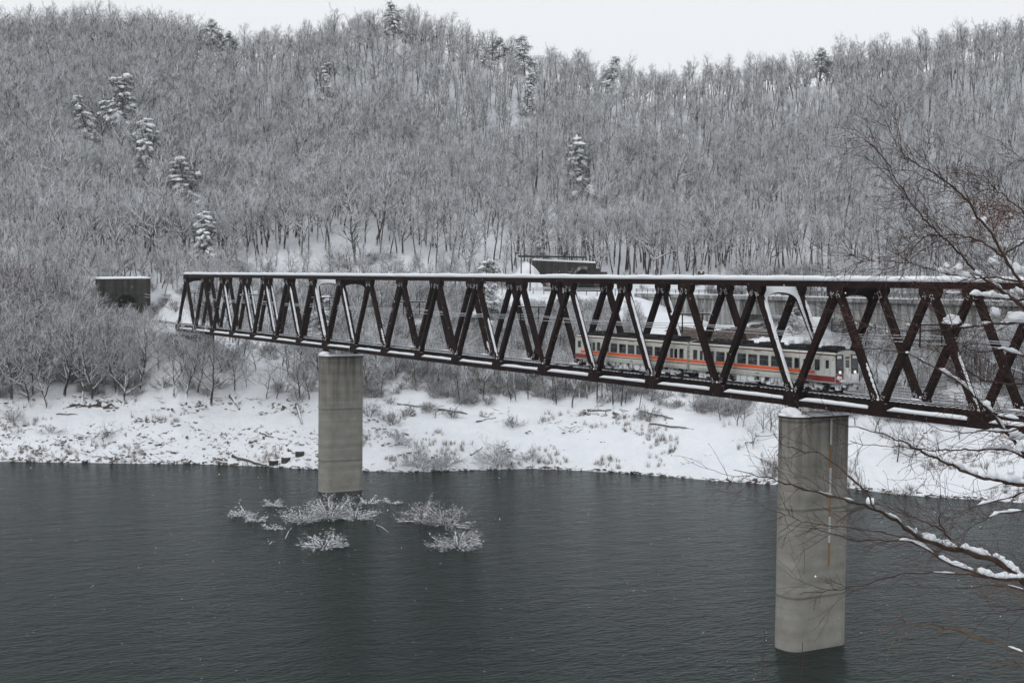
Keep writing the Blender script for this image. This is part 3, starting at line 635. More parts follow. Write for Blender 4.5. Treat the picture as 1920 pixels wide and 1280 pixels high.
def car(x0, x1, cab, wins, doors, cabdoor, panto, acs):
    cb = carbody('car_body', x0, x1, cab > 0)
    for w_ in wins: window(w_[0], w_[1], Z_W0, Z_W1, cb)
    for d in doors: door(d[0], d[1], B0+.22, zr(4.12), cb, True, zr(3.0), zr(3.88))
    door(cabdoor[0], cabdoor[1], zr(2.62), zr(4.02), cb, False, zr(3.22), zr(3.92))
    stripes(x0, x1, cb, cab)
    for xx in (x0+3.0, x1-3.0): bogie(xx)
    mb = MB(); x = x0+5.2
    while x < x1-5.2:
        w_ = random.choice((.35, .5, .8, 1.2))
        for s_ in (-1, 1): mb.box(tl(x), tl(min(x+w_, x1-5)), *sorted((s_*1.25, s_*.7)), .28+.15*random.random(), B0+.002)
        x += w_+.1
    mb.box(tl(x0+.2), tl(x1-.2), -.6, .6, .5, B0-.02); mb.build('underframe_equipment', M['under_ice'], cb)
    zt = B1+.27
    for a0, a1 in acs:
        mb = MB(); P_ = [(a0, 0), (a1, 0), (a1-.12, .34), (a0+.12, .34)]; V = [(tl(p), -.68, zt+q-.08) for p, q in P_]+[(tl(p), .68, zt+q-.08) for p, q in P_]
        mb.add(V, [(0, 1, 2, 3), (7, 6, 5, 4), (0, 4, 5, 1), (1, 5, 6, 2), (2, 6, 7, 3), (3, 7, 4, 0)])
        for q in range(int((a1-a0)/.35)): mb.box(tl(a0+.2+q*.35), tl(a0+.42+q*.35), -.705, -.66, zt+.03, zt+.2, 1)
        mb.tube([(tl((a0+a1)/2-.35), 0, zt+.25), (tl((a0+a1)/2-.35), 0, zt+.29)], .28, 14, 1)
        mb.build('air_conditioner', [M['roof_grey'], M['sign_dark']], cb)
    mb = MB(); mb.box(tl(x0+.6), tl(x1-.6), -1.0, -.96, B1+.24, B1+.30); mb.box(tl(x0+.6), tl(x1-.6), .96, 1.0, B1+.24, B1+.30)
    for q in range(12): mb.blob((tl(x0+1+18*random.random()), random.uniform(-1, 1), zt-.06), (.5, .3, .06), 0, 1, .4, .3)
    mb.build('roof_walk', M['roof_grey'], cb)
    if panto is not None:
        mb = MB(); z0 = zt+.22
        for yy in (-.55, .55):
            mb.beam((tl(panto-1), yy, z0), (tl(panto+1), yy, z0), .05, .05)
            for xx in (-.9, .9): mb.tube([(tl(panto+xx), yy, z0-.2), (tl(panto+xx), yy, z0)], .05, 6)
            up = panto < 130
            h_ = 1.0 if up else .12
            mb.beam((tl(panto+.8), yy, z0), (tl(panto-.5), yy*.9, z0+h_*.5), .035, .035); mb.beam((tl(panto-.8), yy, z0), (tl(panto+.5), yy*.9, z0+h_*.5), .035, .035)
            mb.beam((tl(panto-.5), yy*.9, z0+h_*.5), (tl(panto), yy*.8, z0+h_), .03, .03); mb.beam((tl(panto+.5), yy*.9, z0+h_*.5), (tl(panto), yy*.8, z0+h_), .03, .03)
        mb.beam((tl(panto-.12), -.85, z0+h_), (tl(panto-.12), .85, z0+h_), .05, .04, (1, 0, 0)); mb.beam((tl(panto+.12), -.85, z0+h_), (tl(panto+.12), .85, z0+h_), .05, .04, (1, 0, 0))
        for k in range(14): mb.box(*(lambda x_, y_: (x_, x_+.18, y_, y_+.12))(tl(panto+random.uniform(-1.4, 1.2)), random.uniform(-.6, .5)), zt-.02, zt+random.uniform(.1, .28))
        mb.build('pantograph', M['sign_dark'], cb)
    return cb
rear = car(104.74, 124.02, -1, [(108.87, 109.42), (109.91, 110.97), (111.36, 112.48), (112.88, 114.01), (114.38, 115.48), (115.85, 116.93), (117.38, 118.53), (118.93, 120.04), (120.36, 120.9), (122.89, 123.48)],
           [(107.2, 108.6), (121.3, 122.65)], (105.1, 105.95), None, [(107.0, 108.8), (111.2, 113.6), (115.6, 118.2), (119.6, 122.0)])
mid_panto = 127.0
frontc = car(124.44, 143.93, 1, [(125.01, 125.59), (127.52, 128.06), (128.45, 129.61), (129.94, 131.05), (131.46, 132.61), (132.97, 134.13), (134.49, 135.63), (136.03, 137.09), (137.5, 138.69), (139.03, 139.6), (141.55, 142.11)],
           [(125.9, 127.15), (140.0, 141.2)], (142.7, 143.36), 127.0, [(129.4, 131.3), (133.4, 135.4), (137.4, 139.6), (141.4, 143.0)])
# lettering on the car sides
def text(s, size, loc, rot, m_, name, parent):
    cu = bpy.data.curves.new(name, 'FONT'); cu.body = s; cu.size = size; cu.extrude = .004; cu.align_x = 'CENTER'
    t_ = bpy.data.objects.new(name, cu); COL.objects.link(t_); dg = bpy.context.evaluated_depsgraph_get(); me = bpy.data.meshes.new_from_object(t_.evaluated_get(dg))
    bpy.data.objects.remove(t_); me.materials.clear(); me.materials.append(m_); o = bpy.data.objects.new(name, me); COL.objects.link(o); o.location = loc; o.rotation_euler = rot; o.parent = parent; return o
for xc, cb in ((115.0, rear), (134.2, frontc)):
    text('6156' if xc > 120 else '6256', .22, (tl(xc), -HWd-.012, zr(2.22)), (math.pi/2, 0, 0), M['sign_dark'], 'car_number', cb)
    for s_ in (-1,):
        mb = MB(); mb.box(tl(xc-.45), tl(xc+.45), -HWd-.03, -HWd, zr(4.2), zr(4.3)); mb.build('side_display', M['gap_grey'], cb)
# gap between the cars: gangway bellows
mb = MB(); 
for q in range(5): x = 124.03+q*.082; mb.box(tl(x), tl(x+.05), -.6, .6, B0+.1, B1-.1); mb.box(tl(x+.05), tl(x+.081), -.55, .55, B0+.15, B1-.15)
for q in range(4): mb.box(tl(124.05), tl(124.41), -1.32, -1.27, B0+.4+q*.45, B0+.65+q*.45)
mb.build('gangway', M['gap_grey'], TR)
# cab front
fx = lambda z: tl(143.93)-.05*(z-B0)
def facebox(y0, y1, z0, z1, m_, name, parent=frontc, proud=.02, d0=.0):
    mb = MB(); V = [(fx(z0)-.02, y0, z0), (fx(z0)+proud, y0, z0), (fx(z0)+proud, y1, z0), (fx(z0)-.02, y1, z0), (fx(z1)-.02, y0, z1), (fx(z1)+proud, y0, z1), (fx(z1)+proud, y1, z1), (fx(z1)-.02, y1, z1)]; mb.hexa(V); return mb.build(name, m_, parent)
ft, fb = B1-.10, B0+.02
for s_ in (-1, 1):
    y0, y1 = sorted((s_*.42, s_*1.27)); facebox(y0, y1, zr(2.80), ft, M['black_face'], 'windscreen')
    facebox(*sorted((s_*.52, s_*1.2)), zr(3.25), ft-.42, M['glass'], 'windscreen_glass', proud=.03)
    facebox(*sorted((s_*.62, s_*1.12)), ft-.34, ft-.1, M['white_paint'], 'destination_box', proud=.034)
    facebox(*sorted((s_*.45, s_*1.30)), fb, zr(2.74), M['car_red'] if s_ < 0 else M['white_paint'], 'front_panel', proud=.016)
    mb = MB(); mb.tube([(fx(zr(2.93)), s_*.84, zr(2.93)), (fx(zr(2.93))+.07, s_*.84, zr(2.93))], .17, 16, 0); mb.tube([(fx(zr(2.93))+.06, s_*.84, zr(2.93)), (fx(zr(2.93))+.085, s_*.84, zr(2.93))], .085, 16, 1); mb.build('headlight', [M['white_paint'], M['lamp']], frontc)
facebox(-.40, .40, fb+.1, ft+.02, M['cream'], 'end_door', proud=.06); facebox(-.2, .2, zr(3.3), zr(3.95), M['glass'], 'end_door_glass', proud=.068); facebox(-.24, .24, zr(4.06), zr(4.22), M['maroon'], 'route_sign', proud=.072)
mb = MB()
for (yy, zz, ry_, rz_) in ((-.9, zr(2.45), .30, .16), (-.5, zr(2.2), .4, .12), (.25, zr(2.6), .2, .3), (.85, zr(2.45), .36, .26), (.0, zr(2.9), .2, .3)): mb.blob((fx(zz)+.045, yy, zz), (.022, ry_, rz_), 0, 3, .9)
mb.build('plastered_snow', M['snow'], frontc, True)
mb = MB(); mb.box(fx(.6)-.3, fx(.6)+.55, -.18, .18, .62, .92); mb.box(fx(.5)-.25, fx(.5)+.12, -1.15, 1.15, .30, .62); mb.box(fx(.5), fx(.5)+.4, -.7, -.5, .55, .7); mb.box(fx(.5), fx(.5)+.4, .5, .7, .55, .7); mb.build('coupler', M['under_ice'], frontc)
mb = MB(); mb.tube([(tl(143.2), -.9, B1+.2), (tl(143.2), -.9, B1+.42), (tl(143.45), -.9, B1+.48)], .06, 8); mb.build('horn', M['sign_dark'], frontc)
# ------------------------------------------------------------------ road bridge behind
A_ = np.array(xy_of(1190, 325)); B_ = np.array(xy_of(1700, 270)); DV = (B_-A_)/np.linalg.norm(B_-A_); NV = np.array([-DV[1], DV[0]])
if NV@(A_-CP[:2]) < 0: NV = -NV      # points away from the camera
ZD = 7.25
RB = empty('road_bridge', (A_[0], A_[1], ZD)); tag(RB, 'pale grey concrete box girder road bridge with snowy deck edge, behind the steel truss bridge', 'road bridge')
def rb(s, n, z): return np.array([DV[0]*s+NV[0]*n, DV[1]*s+NV[1]*n, z])
def s_at(px):   # distance along the deck where it shows at px
    d = ray(px, 540)[:2]; M2 = np.array([[DV[0], -d[0]], [DV[1], -d[1]]]); return float(np.linalg.solve(M2, CP[:2]-A_)[0])
s1290, s1400, s1446, s1700 = s_at(1290), s_at(1385), s_at(1446), s_at(1712); SEND = s_at(2350)
def rbhex(mb, s0, s1, n0, n1, z0, z1, mi=0, za=None, zb_=None):
    za = z0 if za is None else za; mb.hexa([rb(s0, n0, z0), rb(s1, n0, za), rb(s1, n1, za), rb(s0, n1, z0), rb(s0, n0, z1), rb(s1, n0, z1), rb(s1, n1, z1), rb(s0, n1, z1)], mi)
mb = MB(); rbhex(mb, 0, SEND, 0, 8.5, -.55, -.22); rbhex(mb, 0, SEND, -.02, .28, -.85, -.1); mb.build('deck', M['road_concrete'], RB)
mb = MB(); K = 60; 
for k in range(K):
    a, b = SEND*k/K, SEND*(k+1)/K; 
    rbhex(mb, a, b, -.06, .5, -.1, .06+.05*vnoise(a, 2, 5, 1)); rbhex(mb, a, b, .5, 8.0, -.21, -.05)
mb.build('deck_snow', M['snow'], RB)
def depth(s):
    t = abs(s-s1700); return 3.4+1.9*max(0, 1-t/26)**1.6
mb = MB(); K = 40; ss = np.linspace(s1400+.5, SEND, K+1)
for k in range(K):
    a, b = ss[k], ss[k+1]; mb.hexa([rb(a, 1.3, -.55-depth(a)), rb(b, 1.3, -.55-depth(b)), rb(b, 7.0, -.55-depth(b)), rb(a, 7.0, -.55-depth(a)), rb(a, .9, -.551), rb(b, .9, -.551), rb(b, 7.6, -.551), rb(a, 7.6, -.551)])
mb.build('box_girder', M['road_concrete'], RB)
mb = MB(); rbhex(mb, s1290, s1400, .35, 8, -12, -.56); rbhex(mb, s1290+3.0, s1400+5.5, 1.4, 7, -13, -6.2); 
V = [rb(0, .3, -.56), rb(s1290, .3, -.56), rb(s1290, .3, -5.2), rb(4, .3, -1.2)]; V2 = [v+np.append(NV*.7, 0) for v in V]
mb.add(V+V2, [(0, 1, 2, 3), (7, 6, 5, 4), (0, 4, 5, 1), (1, 5, 6, 2), (2, 6, 7, 3), (3, 7, 4, 0)])
for q in range(7): rbhex(mb, s1290+.5+q*1.3, s1290+.56+q*1.3, .31, .36, -7, -.6)
rbhex(mb, s1290+4.6, s1290+7, .1, .36, -3.2, -1.9); rbhex(mb, s1290+2, s1290+3.4, .2, .36, -5, -4)
mb.build('abutment', M['road_concrete'], RB)
mb = MB(); sp_ = s1700; rbhex(mb, sp_-2.0, sp_+2.4, 1.2, 7.2, -26, -.56-depth(sp_)-.01); rbhex(mb, sp_-2.6, sp_+3.0, .9, 7.4, -7.4, -.56-depth(sp_)-.005); mb.build('pier', M['road_concrete'], RB)
mb = MB(); k = 0; s = .5
while s < SEND: mb.hexa([rb(s, .16, -.1), rb(s+.09, .16, -.1), rb(s+.09, .26, -.1), rb(s, .26, -.1), rb(s, .16, .95), rb(s+.09, .16, .95), rb(s+.09, .26, .95), rb(s, .26, .95)]); s += 1.9
for z in (.45, .7, .95): rbhex(mb, 0, SEND, .17, .25, z-.04, z+.04)
mb.build('guard_rail', M['sign_dark'], RB)
mb = MB(); pts = [rb(s1400+3.2, 1.0, -1.9), rb(s1400+5.2, 1.0, -1.9), rb(s1400+5.8, 1.0, -2.3), rb(s1400+5.8, 1.0, -4.6)]; mb.tube(pts, .1, 6); mb.build('drain_pipe', M['galvanised'], RB)
# roadside guard rail up to the tunnel
GR = empty('guard_rail', (A_[0], A_[1], 7.3)); tag(GR, 'snowy roadside guard rail running from the road tunnel to the concrete bridge', 'guard rail')
gp = [np.array(xy_of(p, R)) for p, R in ((905, 330), (960, 328), (1040, 327), (1120, 326), (1188, 325))]
mb = MB(); mbs = MB()
for k in range(len(gp)-1):
    n = int(np.linalg.norm(gp[k+1]-gp[k])/2)
    for q in range(n):
        p = gp[k]+(gp[k+1]-gp[k])*q/n-A_; mb.box(p[0]-.06, p[0]+.06, p[1]-.06, p[1]+.06, -1.2, .8)
    for z in (.45, .78):
        a = np.append(gp[k]-A_, z); b = np.append(gp[k+1]-A_, z); mb.beam(a, b, .08, .12, (0, 0, 1)); mbs.beam(a+[0, 0, .08], b+[0, 0, .08], .16, .06, (1, 0, 0))
mb.build('rail_and_posts', M['sign_dark'], GR); mbs.build('snow_strip', M['snow'], GR)
# ------------------------------------------------------------------ tunnel portals
def portal_wall(name, label, cat, org, ud, outline, arch, depth_, m_wall, extra=None, low=lambda u: -6):
    """outline: list of (u, top z) across the wall; arch=(uc, half width, spring z, crown z); ud = unit vector along the wall, wall goes back by depth_"""
    o = empty(name, (org[0], org[1], org[2])); tag(o, label, cat)
    bk = np.array([-ud[1], ud[0]]); 
    if bk@(np.array(org[:2])-CP[:2]) < 0: bk = -bk
    def P(u, z, dp): return np.array([ud[0]*u+bk[0]*dp, ud[1]*u+bk[1]*dp, z])
    us = sorted(set([u for u, _ in outline]+list(np.linspace(arch[0]-arch[1], arch[0]+arch[1], 25))))
    ou = [u for u, _ in outline]; ot = [t for _, t in outline]; mb = MB()
    def az(u):
        t = (u-arch[0])/arch[1]
        return arch[2]+(arch[3]-arch[2])*math.sqrt(max(0, 1-t*t)) if abs(t) < 1-1e-6 else None
    for a, b in zip(us[:-1], us[1:]):
        mid = (a+b)/2; inside = abs(mid-arch[0]) < arch[1]
        ba = (az(a) or arch[2]) if inside else low(a); bb = (az(b) or arch[2]) if inside else low(b)
        ta, tb = np.interp(a, ou, ot), np.interp(b, ou, ot)
        mb.hexa([P(a, ba, 0), P(b, bb, 0), P(b, bb, depth_), P(a, ba, depth_), P(a, ta, 0), P(b, tb, 0), P(b, tb, depth_), P(a, ta, depth_)])
    w_ = mb.build('wall', m_wall, o)
    mb = MB(); aa = np.linspace(0, math.pi, 17); r0, r1 = 1.0, 1.0+.45/arch[1]
    for q in range(16):      # raised ring round the mouth
        pt = [(arch[0]+arch[1]*math.cos(aa[k])*r, arch[2]+(arch[3]-arch[2])*math.sin(aa[k])*r) for r in (r0, r1) for k in (q, q+1)]
        mb.hexa([P(pt[0][0], pt[0][1], -.22), P(pt[1][0], pt[1][1], -.22), P(pt[3][0], pt[3][1], -.22), P(pt[2][0], pt[2][1], -.22), P(pt[0][0], pt[0][1], -.002), P(pt[1][0], pt[1][1], -.002), P(pt[3][0], pt[3][1], -.002), P(pt[2][0], pt[2][1], -.002)])
    mb.build('arch_ring', M['pier_concrete'] if extra else m_wall, w_)
    mb = MB(); dd = depth_-.15; mb.hexa([P(arch[0]-arch[1]-.1, -1, dd), P(arch[0]+arch[1]+.1, -1, dd), P(arch[0]+arch[1]+.1, -1, dd+.1), P(arch[0]-arch[1]-.1, -1, dd+.1), P(arch[0]-arch[1]-.1, arch[3]+.1, dd), P(arch[0]+arch[1]+.1, arch[3]+.1, dd), P(arch[0]+arch[1]+.1, arch[3]+.1, dd+.1), P(arch[0]-arch[1]-.1, arch[3]+.1, dd+.1)]); mb.build('dark_back_plate', M['tunnel_shade'], o)  # plate closing the shallow recess, its dark colour stands in for tunnel shade
    mb = MB()
    for a, b in zip(us[:-1], us[1:]):
        ta, tb = np.interp(a, ou, ot), np.interp(b, ou, ot)
        if max(ta, tb) < max(ot)-1.0: continue
        mb.hexa([P(a, ta, -.15), P(b, tb, -.15), P(b, tb, depth_), P(a, ta, depth_), P(a, ta+.2, -.1), P(b, tb+.2, -.1), P(b, tb+.45, depth_), P(a, ta+.45, depth_)])
    mb.build('snow_cap', M['snow'], o)
    if extra: extra(o, P)
    return o
lx = -73.5; portal_wall('rail_tunnel_portal', 'dark mossy concrete railway tunnel portal above the lakeside trees at the bridge end', 'tunnel portal', (lx, 2.35, .5), np.array([0, 1.0]), [(-5.4, 8.9), (5.2, 9.1), (5.21, 8.8)], (0, 2.4, 3.2, 5.6), 5.0, M['dark_concrete'])
# rails between the bridge and the tunnel
tk = empty('railway_track', (-30, 2.35, .55)); tag(tk, 'short snowy length of railway track from the bridge end to the tunnel portal', 'railway track')
a, b, c = MB(), MB(), MB(); track(a, b, c, -76, X0-.3, BW/2, lambda x: 1.02+SL*x)
for mb_, nm, mm_ in ((a, 'sleepers', M['dark_steel']), (b, 'rails', M['under_grey']), (c, 'sleeper_snow', M['snow'])):
    o = mb_.build(nm, mm_, None); o.data.transform(Matrix.Translation((30, -2.35, -.55))); o.parent = tk
def rextra(o, P):
    mb = MB(); mb.hexa([P(-11.6, 8.0, -.6), P(4.6, 7.9, -.6), P(4.6, 7.9, .8), P(-11.6, 8.0, .8), P(-11.6, 8.45, -.6), P(4.6, 8.3, -.6), P(4.6, 8.3, .8), P(-11.6, 8.45, .8)]); mb.build('rock_shed_edge', M['dark_concrete'], o)
    mb = MB()
    for k in range(12): mb.beam(P(-11.4+k*1.45, 8.4, 0), P(-11.4+k*1.45, 10.3+.4*(k % 3 == 0), 0), .09, .09, (1, 0, 0))
    for z in (9.0, 9.6, 10.1): mb.beam(P(-11.4, z, 0), P(4.5, z-.1, 0), .03, .03, (0, 0, 1))
    mb.build('safety_fence', M['sign_dark'], o)
    mb = MB(); mb.hexa([P(6.9, -1, -1.0), P(9.7, -1, -1.0), P(9.7, -1, 2), P(6.9, -1, 2), P(6.9, 4.7, -1.0), P(9.7, 4.7, -1.0), P(9.7, 4.7, 2), P(6.9, 4.7, 2)])
    mb.hexa([P(4.9, 4.0, -.5), P(6.9, 4.0, -.5), P(6.9, 4.0, 1), P(4.9, 4.0, 1), P(4.9, 6.4, -.5), P(6.9, 6.4, -.5), P(6.9, 6.4, 1), P(4.9, 6.4, 1)]); mb.build('side_block', M['dark_concrete'], o)
    mb = MB(); mb.blob(P(-9.6, 1.2, -1.0), (4.6, 2.6, 5.2), 0, 3, .35); mb.blob(P(-7.2, -.6, -1.6), (3.0, 1.6, 2.8), 0, 3, .35); mb.blob(P(10.2, -.2, .3), (2.6, 2.2, 2.6), 0, 3, .3); mb.build('snow_slope', M['snow'], o, True)
    mb = MB(); mb.beam(P(-1.6, 2.6, -1.2), P(-1.6, -1, -1.2), .08, .08, (1, 0, 0)); mb.hexa([P(-2.1, 2.0, -1.3), P(-1.1, 2.0, -1.3), P(-1.1, 2.0, -1.22), P(-2.1, 2.0, -1.22), P(-2.1, 3.1, -1.3), P(-1.1, 3.1, -1.3), P(-1.1, 3.1, -1.22), P(-2.1, 3.1, -1.22)]); mb.build('warning_board', M['caution_yellow'], o)
ux = np.array([-rd[1], rd[0]]); 
if ux@_r[:2] < 0: ux = -ux
rpx, rpy = xy_of(1062, 338)
portal_wall('road_tunnel_portal', 'black stained road tunnel portal with fence on top, above the truss bridge', 'tunnel portal', (rpx, rpy, 7.35), ux,
            [(-8.2, 7.3), (6.9, 6.75), (6.91, 5.5), (8.0, 5.45)], (4.0, 2.9, .2, 5.3), 4.5, M['dark_concrete'], rextra)
# utility poles, sign beside the road
for px, R, y0, lab in ((977, 331, 478, 'taller left of two thin utility poles left of the road tunnel'), (994, 333, 486, 'shorter right of two thin utility poles left of the road tunnel')):
    x, y = xy_of(px, R); z = height(px, R, (x, y)); zt = zat(px, y0, R); o = empty('utility_pole', (x, y, z-.3)); tag(o, lab, 'pole', 'utility poles by the road tunnel')
    mb = MB(); mb.tube([(0, 0, 0), (0, 0, zt-z+.3)], [.17, .12], 8); mb.build('post', M['bark'], o); mb = MB(); mb.beam((-.7, .4, zt-z-.2), (.7, -.4, zt-z-.2), .1, .1, (0, 0, 1)); mb.beam((-.5, .3, zt-z-.9), (.5, -.3, zt-z-.9), .1, .1, (0, 0, 1)); mb.build('crossarm', M['sign_dark'], o)
x, y = xy_of(1328, 330); z = 7.2; o = empty('road_sign', (x, y, z)); tag(o, 'dark square road sign seen from behind on a tall post above the concrete bridge', 'road sign')
mb = MB(); mb.tube([(0, 0, 0), (0, 0, 5.2)], .09, 8); mb.beam((0, 0, 4.7), tuple(-np.append(_r[:2]*2.0, -4.7)), .06, .06, (0, 0, 1)); mb.beam((0, 0, 3.9), tuple(-np.append(_r[:2]*2.0, -3.9)), .06, .06, (0, 0, 1)); mb.build('post', M['sign_dark'], o)
mb = MB(); c_ = -_r[:2]*1.7; e_ = _r[:2]*.75; n_ = rd*.05
mb.hexa([(*(c_-e_-n_), 3.6), (*(c_+e_-n_), 3.6), (*(c_+e_+n_), 3.6), (*(c_-e_+n_), 3.6), (*(c_-e_-n_), 5.1), (*(c_+e_-n_), 5.1), (*(c_+e_+n_), 5.1), (*(c_-e_+n_), 5.1)]); mb.blob((c_[0], c_[1], 4.9), (.5, .12, .25), 1, 1); mb.build('sign_board', [M['sign_dark'], M['snow']], o)
# stone abutment under the left end
ab = empty('bridge_abutment', (-32, BW/2, -8)); tag(ab, 'dark stained abutment block under the left end of the truss bridge, half hidden by trees', 'abutment')
mb = MB(); mb.box(-6, 3.5, -3.8, 4.2, -6, 7.2); mb.build('block', M['dark_concrete'], ab); mb = MB(); mb.box(-6, 3.5, -3.8, 4.2, 7.21, 7.4); mb.build('snow_cap', M['snow'], ab)
# ------------------------------------------------------------------ trees
def grow(seed, H, r0, limbs=11, sub=6, tw=4, spread=.55, first=.35, vase=.35, lean=(0, 0), minr=.016, trunk_n=9, droop=0, bend=.06, twl=1.0, thick=1.0):
    rs = np.random.RandomState(seed); T = MB(); C = MB()
    pts = [np.zeros(3)]; d = np.array([lean[0], lean[1], 1.0]); d /= np.linalg.norm(d)
    for k in range(trunk_n):
        d = d+rs.randn(3)*bend; d[2] = abs(d[2])+.12; d /= np.linalg.norm(d); pts.append(pts[-1]+d*H/trunk_n*.80)
    pts = np.array(pts); pts[0, 2] = -.5; tt = np.linspace(0, 1, len(pts)); rad = r0*(1-tt*.9)+.015; rad[0] *= 1.3
    T.tube(pts, rad, 7)
    def on(P_, t): f = t*(len(P_)-1); i = min(int(f), len(P_)-2); return P_[i]+(P_[i+1]-P_[i])*(f-i)
    def branch(p, d, L, r, n, lift, jit):
        q = [p]; 
        for k in range(n):
            d = d+rs.randn(3)*jit+np.array([0, 0, lift]); d /= np.linalg.norm(d); q.append(q[-1]+d*L/n)
        return np.array(q), np.linspace(r, max(minr*.7, r*.3), n+1)
    ga = rs.rand()*6
    for i in range(limbs):
        t = first+(1-first)*(i+rs.rand()*.8)/limbs; t = min(t, .98); ga += 2.4; p = on(pts, t); el = vase+.5*rs.rand()+.45*max(0, t-.4)
        d = np.array([math.cos(ga)*math.cos(el), math.sin(ga)*math.cos(el), math.sin(el)]); L = H*spread*(1.0-t*.38)*(.7+.5*rs.rand()); r = max(.045, r0*(1-t*.8)*.55*thick)
        q, rr = branch(p, d, L, r, 5, .07-droop, .15); C.tube(q, rr, 4, 0, False)
        for j in range(sub):
            t2 = .22+.76*(j+rs.rand())/sub; p2 = on(q, t2); d0 = q[-1]-q[0]; d0 /= np.linalg.norm(d0); d2 = d0+rs.randn(3)*.65+np.array([0, 0, .08]); d2 /= np.linalg.norm(d2); L2 = L*.5*(1.1-t2*.5)*(.6+.6*rs.rand())
            q2, r2 = branch(p2, d2, L2, max(.034, r*.5*(1.1-t2*.5)), 3, .04-droop, .18); C.tube(q2, r2, 3, 0, False)
            for k in range(tw):
                t3 = .2+.8*(k+rs.rand())/tw; p3 = on(q2, min(t3, 1)); d3 = (q2[-1]-q2[0]); d3 /= np.linalg.norm(d3)+1e-6; d3 = d3+rs.randn(3)*.6+np.array([0, 0, .1]); d3 /= np.linalg.norm(d3); L3 = twl*(.45+.07*H*.5)*(.6+.8*rs.rand())
                q3, r3 = branch(p3, d3, L3, minr, 2, .05-droop, .2); C.tube(q3, r3, 3, 0, False)
                if rs.rand() < .6:
                    d4 = d3+rs.randn(3)*.7; d4 /= np.linalg.norm(d4); q4, r4 = branch(q3[1], d4, L3*.6, minr*.85, 1, 0, 0); C.tube(q4, r4, 3, 0, False)
    return T, C
VAR = []     # (trunk mesh, crown mesh, joined mesh, height)
def joined(T, C, name, mats):
    j = MB(); 
    for s_, mi in ((T, 0), (C, 1)):
        off = j.n
        for v in s_.v: j.v.append(v)
        for f in s_.f: j.f.append([i+off for i in f]); j.m.append(mi)
        j.n += s_.n
    return j.mesh(name, mats, True)
for k in range(12):
    H = 14.0; slim = k < 7
    if slim: T, C = grow(100+k, H, .15+.02*(k % 3), limbs=11+k % 3, sub=6, tw=2, thick=1.9, spread=(.22, .27, .32)[k % 3], first=(.52, .38, .46)[k % 3], vase=(.75, .6, .5)[k % 3], lean=((k*37 % 10)/70., (k*53 % 10-5)/60.), minr=.024, bend=.06)
    else: T, C = grow(100+k, H*.85, .19+.03*(k % 3), limbs=11+k % 3, sub=6, tw=2, thick=2.0, spread=(.38, .44, .5)[k % 3], first=(.42, .28, .36)[k % 3], vase=(.45, .3, .38)[k % 3], lean=((k*37 % 10)/40., (k*53 % 10-5)/35.), minr=.024, bend=.11)
    VAR.append((T.mesh('trunk', M['bark'], True), C.mesh('crown', M['twig'], True), joined(T, C, 'wood_tree', [M['bark'], M['twig']]), H))
BV = []      # broad lakeside trees, and red-topped ones
for k in range(7):
    red = k >= 4; T, C = grow(300+k, 12.0, .20, limbs=15, sub=7, tw=3, thick=1.5, spread=.60, first=.2, vase=.42 if not red else .6, lean=(.12*math.sin(k*2.1), .12*math.cos(k*1.3)), minr=.019, bend=.09, twl=1.25)
    BV.append((T.mesh('trunk', M['bark'], True), C.mesh('crown', M['red_twig' if red else 'bank_twig'], True), 12.0))
def put_tree(v, x, y, z, H, rz, label, group, name='bare_tree', cat='bare tree', tilt=0.0):
    tm, cm, h0 = v[0], v[1], v[-1]; s = H/h0
    o = empty(name, (x, y, z), rz); o.scale = (s, s, s); tag(o, label, cat, group)
    if tilt: o.rotation_euler = (tilt*math.cos(1.0), tilt, rz)
    for nm, me in (('trunk', tm), ('crown', cm)):
        c = bpy.data.objects.new(nm, me); COL.objects.link(c); c.parent = o
    return o
LMK = ((180, 'at the left edge'), (280, 'below the rail tunnel portal'), (430, 'below the left end of the bridge'), (590, 'just left of the farther pier'), (690, 'behind the farther pier'), (860, 'just right of the farther pier'), (965, 'well left of the train'), (1075, 'just left of the train'), (1180, 'behind the tail of the train'), (1290, 'behind the rear car'), (1380, 'behind the coupling of the train'), (1480, 'behind the front car'), (1600, 'above the nearer pier'), (1760, 'right of the train front'), (9999, 'behind the foreground boughs'))
def mark(px): return [w for lim, w in LMK if px < lim][0]
NT = [0]
def bank_tree(px, py, H, v=None, label=None, group='lakeside bare trees', **k):
    g = ground_hit(px, py)
    if g is None: return
    NT[0] += 1; return put_tree(v or random.choice(BV[:4]), g[0], g[1], g[2]-.1, H, random.random()*6.28, label or 'leafless snow-dusted tree in the grove on the left lakeside bank', group, **k)
LB = 'leafless snow-dusted tree in the grove on the left lakeside bank'
bank_tree(261, 735, 13.5, BV[0], 'stout wide-crowned bare tree standing alone below the railway tunnel portal', None)
bank_tree(396, 762, 13, BV[1], 'dark-trunked bare tree leaning over the soil ledge under the left end of the bridge', None)
for px, py, H in ((20, 755, 13), (60, 762, 11), (95, 765, 12), (120, 745, 14), (150, 758, 12), (175, 750, 11), (215, 742, 12.5), (235, 756, 10), (330, 748, 9), (352, 745, 11), (370, 735, 9), (420, 700, 6), (-30, 760, 13), (5, 735, 14), (45, 728, 15), (85, 722, 14), (130, 715, 14), (170, 705, 12), (205, 700, 11), (30, 700, 14), (75, 690, 13), (115, 680, 12), (150, 670, 11), (-15, 690, 14), (300, 700, 8), (340, 705, 9), (375, 690, 8), (270, 690, 7), (60, 742, 10), (190, 728, 10), (15, 715, 11), (100, 705, 11)):
    bank_tree(px+random.uniform(-5, 5), py+random.uniform(-3, 3), H*1.12, None, ('front-row' if py > 738 else 'second-row' if py > 700 else 'back-row')+' leafless snow-dusted lakeside tree '+mark(px), 'lakeside bare trees', tilt=random.uniform(-.12, .12))
